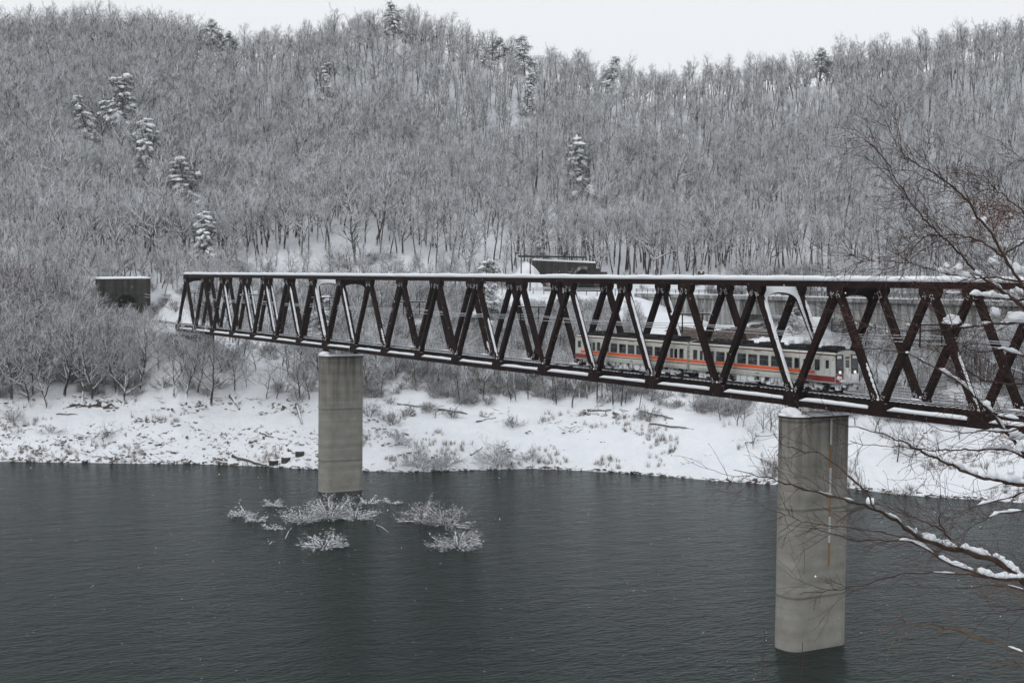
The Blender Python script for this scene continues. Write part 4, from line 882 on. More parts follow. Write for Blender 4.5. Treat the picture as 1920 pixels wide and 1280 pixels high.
for px, py, H in ((184, 680, 10), (200, 668, 8.5), (216, 676, 10), (232, 664, 8), (246, 676, 9), (262, 662, 8), (276, 672, 8), (292, 668, 7), (208, 655, 7), (240, 650, 6.5), (175, 655, 9)):
    bank_tree(px, py, H*1.08, None, 'small snowy bare tree standing before the rail tunnel portal, '+('in front of its left half' if px < 226 else 'in front of its right half'), 'small trees before the rail tunnel portal')
for px, py, H in ((10, 660, 13), (50, 650, 13), (95, 645, 12), (135, 650, 11), (165, 655, 9), (-25, 655, 13), (70, 670, 12), (120, 660, 11), (30, 635, 12), (150, 690, 10), (185, 670, 8), (0, 625, 11), (80, 630, 11), (-10, 640, 13), (60, 625, 12), (110, 625, 11), (40, 668, 13), (145, 632, 9)):
    bank_tree(px+random.uniform(-6, 6), py, H*1.22, random.choice(BV[4:]), ('lower' if py > 645 else 'upper')+' reddish-brown topped bare tree behind the left grove, '+('at the very left' if px < 50 else 'midway to the portal' if px < 115 else 'near the portal'), 'red-brown lakeside trees')
for px, py, H in ((440, 735, 8), (463, 728, 5), (500, 748, 6.5), (518, 752, 6), (562, 748, 9), (580, 755, 8), (540, 705, 7), (480, 700, 6), (455, 690, 6), (530, 690, 8), (560, 700, 9), (590, 690, 8), (690, 735, 8), (715, 742, 7), (705, 715, 9), (740, 720, 8)):
    bank_tree(px, py, H, None, ('low' if H < 7 else 'taller')+' bare tree on the snowy bank, '+mark(px), 'bare trees beside the farther pier')
for px, py, H in ((860, 758, 9), (880, 745, 8), (905, 752, 9), (960, 758, 12), (968, 757, 11), (990, 750, 10), (1035, 760, 11), (1043, 762, 12), (1072, 765, 12), (1086, 755, 11), (1100, 752, 10), (1120, 758, 12), (1128, 752, 11), (1150, 768, 12), (1165, 765, 11), (1172, 762, 10), (1198, 770, 8), (930, 735, 9), (1010, 735, 9), (1060, 738, 9), (1140, 740, 10), (820, 735, 9), (780, 725, 9)):
    bank_tree(px, py, H*.98, random.choice(VAR[:7]), ('front' if py > 750 else 'rear')+' bare tree in the row topping the shore, '+mark(px), 'bare trees under the middle of the bridge')
for px, py, H in ((1322, 778, 4.5), (1350, 790, 5), (1366, 782, 4), (1382, 800, 5.5), (1392, 802, 5), (1413, 845, 4.2), (1430, 815, 5), (1445, 812, 6), (1603, 800, 5.5), (1640, 812, 6), (1682, 868, 6), (1718, 862, 5), (1650, 820, 4.5), (1760, 850, 4), (1800, 830, 5)):
    bank_tree(px, py, H, random.choice(BV[:4]), ('shoreline' if py > 828 else 'upslope')+' bare sapling on the open snow, '+mark(px), 'saplings on the open shore')
def kind_of(px):      # slim woods to the right, spreading trees on the left slope
    return random.randrange(7) if random.random() < (.25 if px < 450 else .5 if px < 800 else .85) else random.randrange(7, 12)
# forest
def soft_limit(px, R, H, x, y, z):
    if 930 < px < 1560 and R < 322:      # the slope below the road only carries low growth
        ylim = 556 if px < 1200 else 634
        zt = zat(px, ylim, R); return min(H, zt-z)
    if px >= 1560:
        nd = (np.array([x, y])-A_)@NV
        if nd < 0: return min(H, zat(px, 618, R)-z)
    return H
PINES = ((1486, 572, 4.4, 2, 'small dark pine under the concrete road bridge, seen through the snowy portal frame', 284, 303), (1580, 590, 4.2, 3, 'small dark pine on the snow under the road bridge, above the train front', 270, 296), (236, 136, 17, 1, 'tall heavily snow-capped pine high on the left hillside'), (172, 174, 13, 0, 'smaller snowy pine just left of the tall capped pine on the left hillside'), (268, 208, 17, 0, 'snowy pine directly below the tall capped pine on the left hillside'), (350, 292, 15, 1, 'broad snow-laden pine halfway up the left hillside, lowest but one of its column'), (378, 388, 12, 0, 'lowest snowy pine on the left hillside, just above the bridge end'),
          (393, 22, 15, 3, 'dark pine on the skyline at the left, bigger of two'), (433, 42, 12, 3, 'dark pine on the skyline at the left, smaller right one of two'), (735, 0, 15, 1, 'snow-covered pine on the highest point of the ridge'), (603, 115, 11, 2, 'small narrow snowy conifer high in the forest left of the ridge top'), (900, 78, 10, 0, 'small snowy pine below the skyline right of the ridge top'),
          (930, 48, 12, 3, 'dark pine on the skyline, left of the big snowy skyline pine'), (980, 50, 15, 1, 'big snowy pine on the skyline near the top centre'), (983, 130, 12, 2, 'pointed snowy pine standing below the big skyline pine'), (1135, 94, 14, 0, 'snowy pine on the skyline at the start of the low saddle'), (1528, 74, 14, 3, 'lone dark pine on the right-hand skyline'), (1095, 248, 17, 2, 'tall dark pine with snow tufts in the middle of the forest above the road tunnel'), (1028, 446, 7, 0, 'small drooping snow-loaded pine right above the road tunnel portal', 338, 352), (905, 512, 12, 2, 'dark pine behind the top chord of the bridge, left of the road tunnel', 295, 330), (585, 545, 9, 0, 'snow-clumped pine behind the snowy portal frame of the bridge', 270, 330))
PCL = []
for a in PINES:
    q = seat_top(a[0], a[1], a[2]*(1.28 if a[1] > 110 else .95), *(a[5:] if len(a) > 5 else (300, 520))); PCL.append((a[0], q[3], a[2]))
pts = []; R = 262.0
while R < 545:
    step = (4.0 if R < 345 else 3.55+.0*R); dp = step*F/R; px = -90+random.random()*dp
    while px < 2010:
        p_ = px+random.uniform(-.45, .45)*dp; r_ = R+random.uniform(-.45, .45)*step; px += dp
        lt = np.interp(p_, _cp, ROWR[:, 6]); ft = np.interp(p_, _cp, ROWR[:, 8]); ro = np.interp(p_, _cp, ROWR[:, 9]); rg = np.interp(p_, _cp, ROWR[:, 13])
        if r_ < lt+9 or r_ > rg+16: continue
        x, y = xy_of(p_, r_)
        if -75 < x < -26 and -6 < y < 10.5: continue           # railway cutting
        if abs((x-rpx)*ux[0]+(y-rpy)*ux[1]) < 12.5 and -9 < (x-rpx)*rd[0]+(y-rpy)*rd[1] < 6: continue
        sd_ = (np.array([x, y])-A_)@DV; nd = (np.array([x, y])-A_)@NV
        if sd_ > -3 and -1.2 < nd < 9.5: continue                # road bridge
        if 900 < p_ < 1330 and ft-5 < r_ < ro+3: continue       # road
        if 1215 < p_ < 1500 and 280 < r_ < 303 : continue
        if 1140 < p_ < 1300 and 300 < r_ < 322 and random.random() < .9: continue
        if 1500 < p_ < 1680 and 285 < r_ < 305 and random.random() < .8: continue
        if 178-12 < p_ < 345 and r_ < 322 and r_ > 285: continue
        if 400 < p_ < 580 and r_ < 285 and random.random() < .75: continue
        if 1210 < p_ < 1560 and r_ < 282 and random.random() < .7: continue
        if 200 < p_ < 430 and r_ < 300 and random.random() < .45: continue
        if any(abs(p_-c[0]) < 22 and -3 < c[1]-r_ < 15 for c in PCL): continue
        z = height(p_, r_, (x, y)); H = random.uniform(9.5, 15.5)
        if r_ < 345: 
            low = 430 < p_ < 1560; H = random.uniform(5.5, 10) if low else random.uniform(9, 14)
            H = soft_limit(p_, r_, H, x, y, z)
            if p_ < 430: H = min(H, 12)
            if H < 2.2: continue
        else:
            if ro+3 < r_ < ro+60 and random.random() < .34: continue
            if vnoise(x, y, 26, 31) > .42 and r_ < rg-55: continue           # small snowy clearings
            H *= (1.22+.3*vnoise(x, y, 40, 33))*(1.0 if r_ < rg-40 else .86)
            if random.random() < .12 and r_ < rg-30: H *= 1.22
        pts.append((r_, p_, x, y, z, H))
    R += step*.92
big = [p for p in pts]; big.sort(key=lambda p: -(p[5]/p[0]))
inb = [p for p in big if -20 < p[1] < 1940]
room = 300-NT[0]; near_set = sorted(inb, key=lambda p: p[0])[:room]; ids = set(map(id, near_set))
def zone(px, R):
    m_ = mark(px)
    if R > 335: return ('bare tree at the foot of the hillside, above and '+m_, 'bare trees at the foot of the hillside')
    dp = 'nearer' if R < 290 else 'middle' if R < 312 else 'uphill'
    if px < 430: return (dp+' bare snow-lined tree around the rail tunnel, '+m_, 'bare trees around the rail tunnel')
    if px < 950: return (dp+' bare tree on the slope behind the truss, '+m_, 'bare trees behind the left half of the truss')
    if px < 1560: return (dp+' low bare tree on the slope below the road, '+m_, 'low bare trees below the road')
    return (dp+' thin bare tree under the road bridge, '+m_, 'bare trees under the road bridge')
for p in near_set:
    lb, gr = zone(p[1], p[0]); put_tree(VAR[kind_of(p[1])], p[2], p[3], p[4]-.1, p[5], random.random()*6.28, lb, gr, tilt=random.uniform(-.08, .08))
rest = [p for p in pts if id(p) not in ids]
# the rest of the hillside wood: one object that instances the nine tree meshes
def scatter(name, P_, meshes, base=14.0, kinds=None):
    cl = bpy.data.collections.new(name+'_kinds')
    for i, me in enumerate(meshes): cl.objects.link(bpy.data.objects.new(name+'_kind.%03d' % i, me))
    me = bpy.data.meshes.new(name); n = len(P_); me.vertices.add(n); me.vertices.foreach_set('co', np.array([(p[0], p[1], p[2]) for p in P_], np.float32).ravel())
    a = me.attributes.new('scl', 'FLOAT', 'POINT'); a.data.foreach_set('value', np.array([p[3]/base for p in P_], np.float32))
    a = me.attributes.new('kind', 'INT', 'POINT'); a.data.foreach_set('value', np.array(kinds if kinds else [random.randrange(len(meshes)) for _ in P_], np.int32))
    a = me.attributes.new('rot', 'FLOAT_VECTOR', 'POINT'); a.data.foreach_set('vector', np.array([(p[4], p[5], p[6]) for p in P_], np.float32).ravel())
    o = bpy.data.objects.new(name, me); COL.objects.link(o)
    ng = bpy.data.node_groups.new(name, 'GeometryNodeTree'); ng.interface.new_socket('Geometry', in_out='INPUT', socket_type='NodeSocketGeometry'); ng.interface.new_socket('Geometry', in_out='OUTPUT', socket_type='NodeSocketGeometry')
    gi = ng.nodes.new('NodeGroupInput'); go = ng.nodes.new('NodeGroupOutput'); ip = ng.nodes.new('GeometryNodeInstanceOnPoints'); ci = ng.nodes.new('GeometryNodeCollectionInfo')
    ci.inputs['Collection'].default_value = cl; ci.inputs['Separate Children'].default_value = True; ci.inputs['Reset Children'].default_value = True
    na = ng.nodes.new('GeometryNodeInputNamedAttribute'); na.data_type = 'FLOAT'; na.inputs['Name'].default_value = 'scl'
    nb = ng.nodes.new('GeometryNodeInputNamedAttribute'); nb.data_type = 'FLOAT_VECTOR'; nb.inputs['Name'].default_value = 'rot'
    ng.links.new(gi.outputs[0], ip.inputs['Points']); ng.links.new(ci.outputs[0], ip.inputs['Instance']); ip.inputs['Pick Instance'].default_value = True
    nk = ng.nodes.new('GeometryNodeInputNamedAttribute'); nk.data_type = 'INT'; nk.inputs['Name'].default_value = 'kind'; ng.links.new(nk.outputs[0], ip.inputs['Instance Index'])
    e2r = ng.nodes.new('FunctionNodeEulerToRotation'); ng.links.new(nb.outputs[0], e2r.inputs[0]); ng.links.new(e2r.outputs[0], ip.inputs['Rotation'])
    ng.links.new(na.outputs[0], ip.inputs['Scale']); ng.links.new(ip.outputs[0], go.inputs[0])
    md = o.modifiers.new('scatter', 'NODES'); md.node_group = ng; return o
def leanrot(): return random.uniform(-.08, .12), random.uniform(-.12, .08), random.gauss(.5, 1.8)
fo = scatter('hillside_forest', [(p[2], p[3], p[4]-.2, p[5], *leanrot()) for p in rest], [v[2] for v in VAR], kinds=[kind_of(p[1]) for p in rest]); tag(fo, 'dense leafless forest dusted with snow covering the whole hillside up to the ridge', 'forest', kind='stuff')
# ------------------------------------------------------------------ undergrowth shrubs
def shrub_mesh(seed, n=16, H=2.0, m_='shrub_twig', minr=.018, wide=1.0, laden=False, name='shrub', lad_p=.42):
    rs = np.random.RandomState(seed); C = MB()
    for i in range(n):
        a = rs.rand()*6.28; el = .55+rs.rand()*.85; L = H*(.6+.6*rs.rand()); d = np.array([math.cos(a)*math.cos(el)*wide, math.sin(a)*math.cos(el)*wide, math.sin(el)]); d /= np.linalg.norm(d)
        q = [np.array([math.cos(a)*.1, math.sin(a)*.1, -.2])]
        for k in range(4): d = d+rs.randn(3)*.15+np.array([0, 0, -.08]); d /= np.linalg.norm(d); q.append(q[-1]+d*L/4)
        C.tube(q, np.linspace(minr*2, minr, 5), 3, 0, False)
        if laden:
            for k in range(1, 4):
                if rs.rand() < lad_p*2.4: C.tube([q[k]+np.array([0, 0, .035]), (q[k]+q[k+1])/2+np.array([0, 0, .07]), q[k+1]+np.array([0, 0, .03])], [.03, .075+.03*rs.rand(), .03], 5, 1)
        for j in range(9):
            f = .3+.7*rs.rand(); k = min(3, int(f*4)); p = q[k]+(q[k+1]-q[k])*(f*4-k); d2 = (q[k+1]-q[k]); d2 /= np.linalg.norm(d2); d2 = d2+rs.randn(3)*.55; d2 /= np.linalg.norm(d2); L2 = H*.33*(.5+rs.rand()); e = p+d2*L2; mid = p+d2*L2*.5+rs.randn(3)*.06
            C.tube([p, mid, e], [minr*.9, minr*.8, minr*.6], 3, 0, False)
            for w_ in range(3):
                d3 = d2+rs.randn(3)*.7; d3 /= np.linalg.norm(d3); s0 = p+(e-p)*(.3+.7*rs.rand()); C.tube([s0, s0+d3*L2*.6], [minr*.7, minr*.5], 3, 0, False)
                if laden and rs.rand() < lad_p: C.blob(s0+d3*L2*.3+np.array([0, 0, .03]), (.07+.12*rs.rand(), .05+.04*rs.rand(), .05), 1, 1, .6, .4, rs.rand()*3)
    return C
shr = [shrub_mesh(500+k, n=13, H=2.0, minr=.02).mesh('undergrowth_kind', [M['shrub_twig']], True) for k in range(4)]
sp = []
for _ in range(7000):
    p_ = random.uniform(-60, 1980); r_ = random.uniform(240, 352); lt = np.interp(p_, _cp, ROWR[:, 6]); ft = np.interp(p_, _cp, ROWR[:, 8]); ro = np.interp(p_, _cp, ROWR[:, 9])
    if r_ < lt+2 and not (p_ > 640 and r_ > np.interp(p_, _cp, ROWR[:, 5])-10 and random.random() < .16): continue
    x, y = xy_of(p_, r_)
    if -75 < x < -28 and -5 < y < 10: continue
    sd_ = (np.array([x, y])-A_)@DV; nd = (np.array([x, y])-A_)@NV
    if sd_ > -2 and -1.0 < nd < 9.5: continue
    if abs((x-rpx)*ux[0]+(y-rpy)*ux[1]) < 11 and -12 < (x-rpx)*rd[0]+(y-rpy)*rd[1] < 6: continue
    dens = .28
    if 680 < p_ < 1230 and r_ > 257: dens = .95
    elif 560 < p_ < 1230 and r_ > 264: dens = .95
    if 900 < p_ < 1330 and ft-4 < r_ < ro+2: continue
    if 1150 < p_ < 1300 and r_ > 296: dens = .25
    if 1235 < p_ < 1520 and 280 < r_ < 302: dens = .3
    if 1210 < p_ < 1560 and r_ < 268: dens = .35
    if p_ > 1560: dens = .55
    if p_ < 430: dens = .75 if p_ < 190 else .3
    if 400 < p_ < 560: dens = .25
    if r_ > ro: dens = .18 if p_ < 1380 else .6
    if vnoise(x, y, 10, 41) > .35: dens *= .3
    if random.random() > dens: continue
    z = height(p_, r_, (x, y)); H = random.uniform(1.3, 3.2); H = soft_limit(p_, r_, H, x, y, z)
    if H < .8: continue
    sp.append((x, y, z-.05, H, random.uniform(-.15, .15), random.uniform(-.15, .15), random.random()*6.28))
tag(scatter('undergrowth', sp, shr, base=2.2), 'brown-grey snow-speckled brush covering the slopes behind the truss bridge', 'undergrowth', kind='stuff')
# dead grass and reeds on the shore
gm = []
for k in range(3):
    rs = np.random.RandomState(700+k); C = MB()
    for i in range(16):
        a = rs.rand()*6.28; r_ = .35*rs.rand(); p = np.array([math.cos(a)*r_, math.sin(a)*r_, -.05]); l = .35+.6*rs.rand(); e = p+np.array([rs.randn()*.18, rs.randn()*.18, l]); C.tube([p, (p+e)/2+rs.randn(3)*.03, e], [.014, .011, .006], 3, 0, False)
    gm.append(C.mesh('grass_kind', [M['dry_grass'] if k != 1 else M['shrub_twig']], True))
gp_ = []
for _ in range(3200):
    p_ = random.uniform(-40, 1960); sh = np.interp(p_, *SHORE); lt = np.interp(p_, _cp, ROWR[:, 5]); r_ = sh+.4+random.random()**1.3*(lt-sh); x, y = xy_of(p_, r_)
    if vnoise(x, y, 7, 51)+.25*vnoise(x, y, 2, 52) < .12: continue
    if p_ < 700 and r_ > sh+14: continue
    gp_.append((x, y, height(p_, r_, (x, y)), random.uniform(.5, 1.3), random.uniform(-.2, .2), random.uniform(-.2, .2), random.random()*6.28))
tag(scatter('dead_grass', gp_, gm, base=1.0), 'sparse dry grass and reed stalks poking through the snow along the shore', 'dead grass', kind='stuff')
# twigs, stones and root ends poking out of the snow
dm = []
for k in range(4):
    rs = np.random.RandomState(800+k); C = MB()
    if k < 2:
        for i in range(3): C.blob((rs.randn()*.25, rs.randn()*.25, .0), (.22+.2*rs.rand(), .12+.1*rs.rand(), .10+.06*rs.rand()), 0, 1, .6, .5, rs.rand()*3)
    else:
        for i in range(3):
            p = rs.randn(3)*.25*np.array([1, 1, .1]); a = rs.rand()*6.28; e = p+np.array([math.cos(a), math.sin(a), .15+.2*rs.rand()])*(.5+.7*rs.rand()); C.tube([p, (p+e)/2+rs.randn(3)*.08, e], [.05, .04, .015], 4)
    dm.append(C.mesh('debris_kind', [M['soil' if k < 2 else 'driftwood']], True))
dp_ = []
for _ in range(2300):
    p_ = random.uniform(-40, 1960); sh = np.interp(p_, *SHORE); lb_ = np.interp(p_, _cp, ROWR[:, 5]); lt = np.interp(p_, _cp, ROWR[:, 6]); t = random.random(); x_ = 0
    r_ = sh+.2+t**1.6*(lb_+3-sh); x, y = xy_of(p_, r_); d_ = vnoise(x, y, 6, 61)+.5*vnoise(x, y, 2.2, 62)
    keep = (d_ > .05 and p_ < 640 and r_ < sh+13) or (r_ < sh+.8 and random.random() < .5) or (lb_-1.5 < r_ < lt+2.5 and p_ < 1250 and d_ > -.15) or (d_ > .3 and 640 <= p_ < 1100) or (d_ > .42 and random.random() < .5)
    if not keep: continue
    dp_.append((x, y, height(p_, r_, (x, y)), random.uniform(.4, 1.5), random.uniform(-.2, .2), random.uniform(-.2, .2), random.random()*6.28))
tag(scatter('shore_debris', dp_, dm, base=1.0), 'dark stones, roots and driftwood bits half buried in the snowy shore', 'debris', kind='stuff')
# driftwood logs
def log(px, py, px2, py2, r_, label, name='driftwood_log'):
    a = ground_hit(px, py); b = ground_hit(px2, py2)
    if not a or not b: return
    a, b = np.array(a[:3]), np.array(b[:3]); o = empty(name, tuple(a)); tag(o, label, 'log', 'fallen logs on the shore'); n = 6; P_ = [(b-a)*k/n+np.array([0, 0, r_*.75+.08*math.sin(k*2+px)]) for k in range(n+1)]
    mb = MB(); mb.tube(P_, np.linspace(r_, r_*.45, n+1), 7); mb.tube([P_[2], P_[2]+np.array([.3, .5, .5])], [r_*.4, r_*.2], 5); mb.build('log', M['driftwood'], o, True)
    mb = MB(); mb.tube([p+np.array([0, 0, r_*.7]) for p in P_[1:-1]], r_*.6, 6); mb.build('snow_cover', M['snow'], o, True)
for args in ((322, 770, 362, 806, .22, 'dark log pointing down the snow below the left end of the bridge'), (106, 778, 146, 779, .16, 'short thin log lying level on the smooth snow at the left'), (432, 745, 449, 772, .38, 'pale thick stump-like log tipped against the ledge left of the farther pier'), (556, 762, 566, 798, .26, 'snowy log pointing downhill just left of the farther pier'),
             (436, 858, 500, 876, .33, 'long snow-topped log at the waterline left of the farther pier'), (487, 813, 513, 822, .18, 'small dark log on the lower bank left of the farther pier'), (745, 758, 800, 766, .17, 'thin dark log lying level right of the farther pier'), (822, 771, 876, 778, .26, 'crooked dark log above the shrubs right of the farther pier'),
             (893, 792, 930, 784, .15, 'thin log slanting above the drooping shrub under the middle of the bridge'), (1218, 797, 1300, 806, .22, 'longest snow-covered log on the smooth shore under the middle of the bridge'), (1200, 772, 1262, 786, .24, 'bent log above the longest log, beside the last trunk of the tree row'), (1102, 773, 1146, 773, .22, 'dark log at the feet of the tree row under the bridge'), (882, 855, 905, 842, .14, 'short slanting stick-like log near the waterline, left of the drooping shrub')):
    log(*args)
def box_block(px, py, lab):
    g = ground_hit(px, py); mb = MB(); o = empty('concrete_block', g[:3], .4); tag(o, lab, 'concrete block', 'concrete blocks at the waterline'); mb.box(-.55, .55, -.5, .5, -.4, .75); mb.build('block', M['dark_concrete'], o); mb = MB(); mb.blob((0, 0, .76), (.6, .55, .2), 0, 2, .2, .05); mb.build('snow_cap', M['snow'], o, True)
box_block(513, 872, 'left of three snow-topped concrete blocks at the waterline left of the farther pier'); box_block(536, 868, 'right of three snow-topped concrete blocks, closest to the farther pier'); box_block(562, 856, 'topmost of three snow-topped concrete blocks, set back from the water')
# shore shrubs
for px, py, H, n, lad, lab in ((750, 835, 2.6, 16, True, 'small round snowy shrub above the big waterside shrubs right of the farther pier'), (790, 880, 3.8, 26, True, 'large tangled snow-covered shrub at the waterline right of the farther pier'), (835, 878, 3.2, 20, True, 'low spreading snowy shrub right of the largest waterside shrub'), (930, 874, 4.2, 24, True, 'drooping willow-like snowy shrub at the waterline under the middle of the bridge'), (1000, 868, 2.4, 12, True, 'thin snowy shrub at the waterline just right of the drooping shrub'),
                          (1450, 898, 3.6, 16, False, 'bare brown shrub at the waterline touching the nearer pier'), (1590, 890, 3.0, 12, False, 'bare brown shrub on the shore right of the nearer pier'), (25, 790, 3, 14, False, 'dark bare shrub at the left edge of the snowy bank'), (95, 815, 2.2, 12, False, 'small bare shrub on the lower left bank'), (200, 822, 2.4, 12, False, 'bare shrub in the middle of the left snowy bank')):
    g = ground_hit(px, py-2); C = shrub_mesh(int(px), n, H, 'shrub_twig', .016, 1.35, lad)
    o = empty('shrub', (g[0], g[1], g[2]-.05)); tag(o, lab, 'shrub', 'shrubs along the shore'); C.build('branches', [M['laden_twig' if lad else 'shrub_twig'], M['snow']], o, True)
x, y = xy_of(1052, 331); C = shrub_mesh(77, 34, 4.3, 'shrub_twig', .03, 1.1, True); o = empty('shrub', (x, y, 7.2)); tag(o, 'snow-covered round shrub hiding the left part of the road tunnel mouth', 'shrub', 'shrubs along the shore'); C.build('branches', [M['laden_twig'], M['snow']], o, True)
# shrubs standing in the water
def water_pt(px, py): d = ray(px, py); return CP+d*((ZW-CP[2])/d[2])
for px, py, H, n, wide, lab in ((440, 962, .8, 6, 3.2, 'thin low bush at the far left end of the snowy bushes in the water'), (482, 975, 1.1, 9, 2.8, 'low snowy bush between the leftmost bush and the flat one in the water'), (458, 968, 1.2, 9, 2.6, 'low snow-laden bush second from the far left end of the water bushes'), (512, 948, 1.1, 8, 2.2, 'small snow-heaped bush in the water just left of the pier foot'), (513, 990, .9, 7, 3.0, 'flat snowy bush in the water below the small heaped bush'),
                              (566, 978, 2.0, 15, 1.9, 'left half of the biggest snowy bush clump in the water below the farther pier'), (618, 972, 2.6, 20, 1.6, 'biggest snow-laden bush in the water straight below the farther pier'), (665, 972, 2.0, 14, 1.8, 'right half of the biggest snowy bush clump in the water'), (608, 1024, 1.9, 16, 2.2, 'lowest wide snowy bush in the water below the pier'),
                              (690, 944, 1.2, 9, 3.2, 'flat outstretched snowy bush in the water right of the pier foot'), (735, 942, .9, 6, 3.2, 'rightmost thin snowy boughs in the water beside the pier foot'), (792, 978, 2.3, 16, 1.7, 'upper left bush of the right-hand clump in the water'), (838, 985, 2.6, 14, 1.5, 'reddish bush in the middle of the right-hand clump in the water'), (858, 1026, 2.4, 18, 1.8, 'lowest bush of the right-hand clump in the water')):
    w_ = water_pt(px, py); C = shrub_mesh(int(px*3), int(n*2.0), H*1.28, 'laden_twig', .016, wide*1.7, True, lad_p=.20 if px > 770 else .34); red = px > 770
    o = empty('submerged_bush', tuple(w_)); tag(o, lab, 'bush', 'snow-laden bushes standing in the lake'); C.build('branches', [M['red_twig'] if red else M['laden_twig'], M['snow']], o, True)
for px, py, lx_, ly_, lab in ((505, 1021, 10, -4, 'tiny snowy stick floating left of the lowest bush'), (706, 985, 22, 14, 'thin snowy stick floating right of the biggest bush clump'), (806, 1003, 5, -9, 'small white branch stub beside the right-hand bush clump'), (937, 975, 1, -8, 'lone upright snowy stub in open water under the middle of the bridge'), (535, 1010, 12, -20, 'forked snowy branch rising between the left water bushes')):
    a = water_pt(px, py); b = water_pt(px+lx_, py+ly_) if abs(lx_) > 9 else a+np.array([.1, .1, .6]); o = empty('floating_branch', tuple(a)); tag(o, lab, 'branch', 'branches floating in the lake')
    mb = MB(); v = b-a; mb.tube([(0, 0, .05), v*.5+np.array([0, 0, .25]), v+np.array([0, 0, .1])], [.06, .05, .03], 5); mb.tube([v*.5+np.array([0, 0, .2]), v*.5+np.array([.25, .1, .55])], [.04, .02], 4); mb.build('wood', M['laden_twig'], o, True)
# ------------------------------------------------------------------ snowy pines
def pine(seed, H, wide=.28, first=.3, snow=1.0):
    rs = np.random.RandomState(seed); T = MB(); Cn = MB(); Sn = MB(); pts = [np.array([0, 0, -.4])]; d = np.array([rs.randn()*.06, rs.randn()*.06, 1.0])
    for k in range(7): d = d+rs.randn(3)*.05; d[2] = 1; pts.append(pts[-1]+d/np.linalg.norm(d)*H/7)
    pts = np.array(pts); T.tube(pts, np.linspace(H*.018, .03, 8), 7)
    lop = rs.rand()*6.28; nb = 24; ga = 0
    for b_ in range(nb):
        t = first+(1-first)*(b_+rs.rand())/nb; ga += 2.4+rs.rand(); f = t*7; k = min(6, int(f)); p = pts[k]+(pts[k+1]-pts[k])*(f-k)
        Rm = H*wide*((1.06-t)/(1.06-first))**.7*(1+.25*math.cos(ga-lop))*(.6+.6*rs.rand()); dh = np.array([math.cos(ga), math.sin(ga), 0.]); drop = Rm*(.45-.5*t+.2*rs.rand())
        e = p+dh*Rm-np.array([0, 0, drop]); T.tube([p, p+dh*Rm*.5+np.array([0, 0, .06*Rm]), e], [.07, .05, .02], 4, 0, False); sl = math.atan2(drop+.1*Rm, Rm*.7)
        for j in range(3+int(Rm*1.6)):
            u = .25+.8*rs.rand(); sp_ = (rs.rand()-.5)*1.1*Rm*u*.8; sd3 = np.array([-dh[1], dh[0], 0]); c = p+dh*Rm*u+sd3*sp_-np.array([0, 0, drop*u*u+abs(sp_)*.25])+rs.randn(3)*.12; s = H*.040*(.7+.7*rs.rand())
            for q_ in range(26):
                c2 = c+rs.randn(3)*np.array([s, s, s*.7])-np.array([0, 0, s*.45]); dd = rs.randn(3)+dh*.6; dd[2] -= .3; dd /= np.linalg.norm(dd); sd2 = np.cross(dd, rs.randn(3)); sd2 /= np.linalg.norm(sd2)+1e-6; l = s*.6
                Cn.add([c2-sd2*l*.15, c2+sd2*l*.15, c2+dd*l+sd2*l*.06, c2+dd*l-sd2*l*.06], [(0, 1, 2, 3)])
            if rs.rand() < .7*snow: Sn.blob(c+np.array([0, 0, s*.2]), (s*(.8+.7*rs.rand()), s*(.45+.5*rs.rand()), s*(.35+.3*rs.rand())), 0, 2, .9, .5, math.atan2(dh[1], dh[0])+rs.randn()*.5, sl*(.6+.6*rs.rand()))
    if snow > .5: Sn.blob(pts[-1]-np.array([0, 0, .1]), (.25, .25, .5), 0, 1, .5)
    return T, Cn, Sn
PV = []
for k in range(4):
    T, Cn, Sn = pine(900+k, 12, (.32, .38, .26, .36)[k], (.22, .25, .15, .35)[k], (1.2, 1.25, 1.0, .5)[k]); PV.append((T.mesh('trunk', M['pine_bark'], True), Cn.mesh('needles', M['needles']), Sn.mesh('snow_load', M['snow'], True)))
def put_pine(px, ytop, H, v, lab, Rmin=300, Rmax=520):
    H = H*(1.28 if ytop > 110 else .95); x, y, z, R = seat_top(px, ytop, H, Rmin, Rmax); s = H/12; o = empty('pine_tree', (x, y, z-.2), random.random()*6.28); o.scale = (s*1.1, s*1.1, s); tag(o, lab, 'pine tree', 'snow-laden pines among the bare trees')
    for nm, me in zip(('trunk', 'needles', 'snow_load'), PV[v]): c = bpy.data.objects.new(nm, me); COL.objects.link(c); c.parent = o
for a in PINES:
    put_pine(*a)
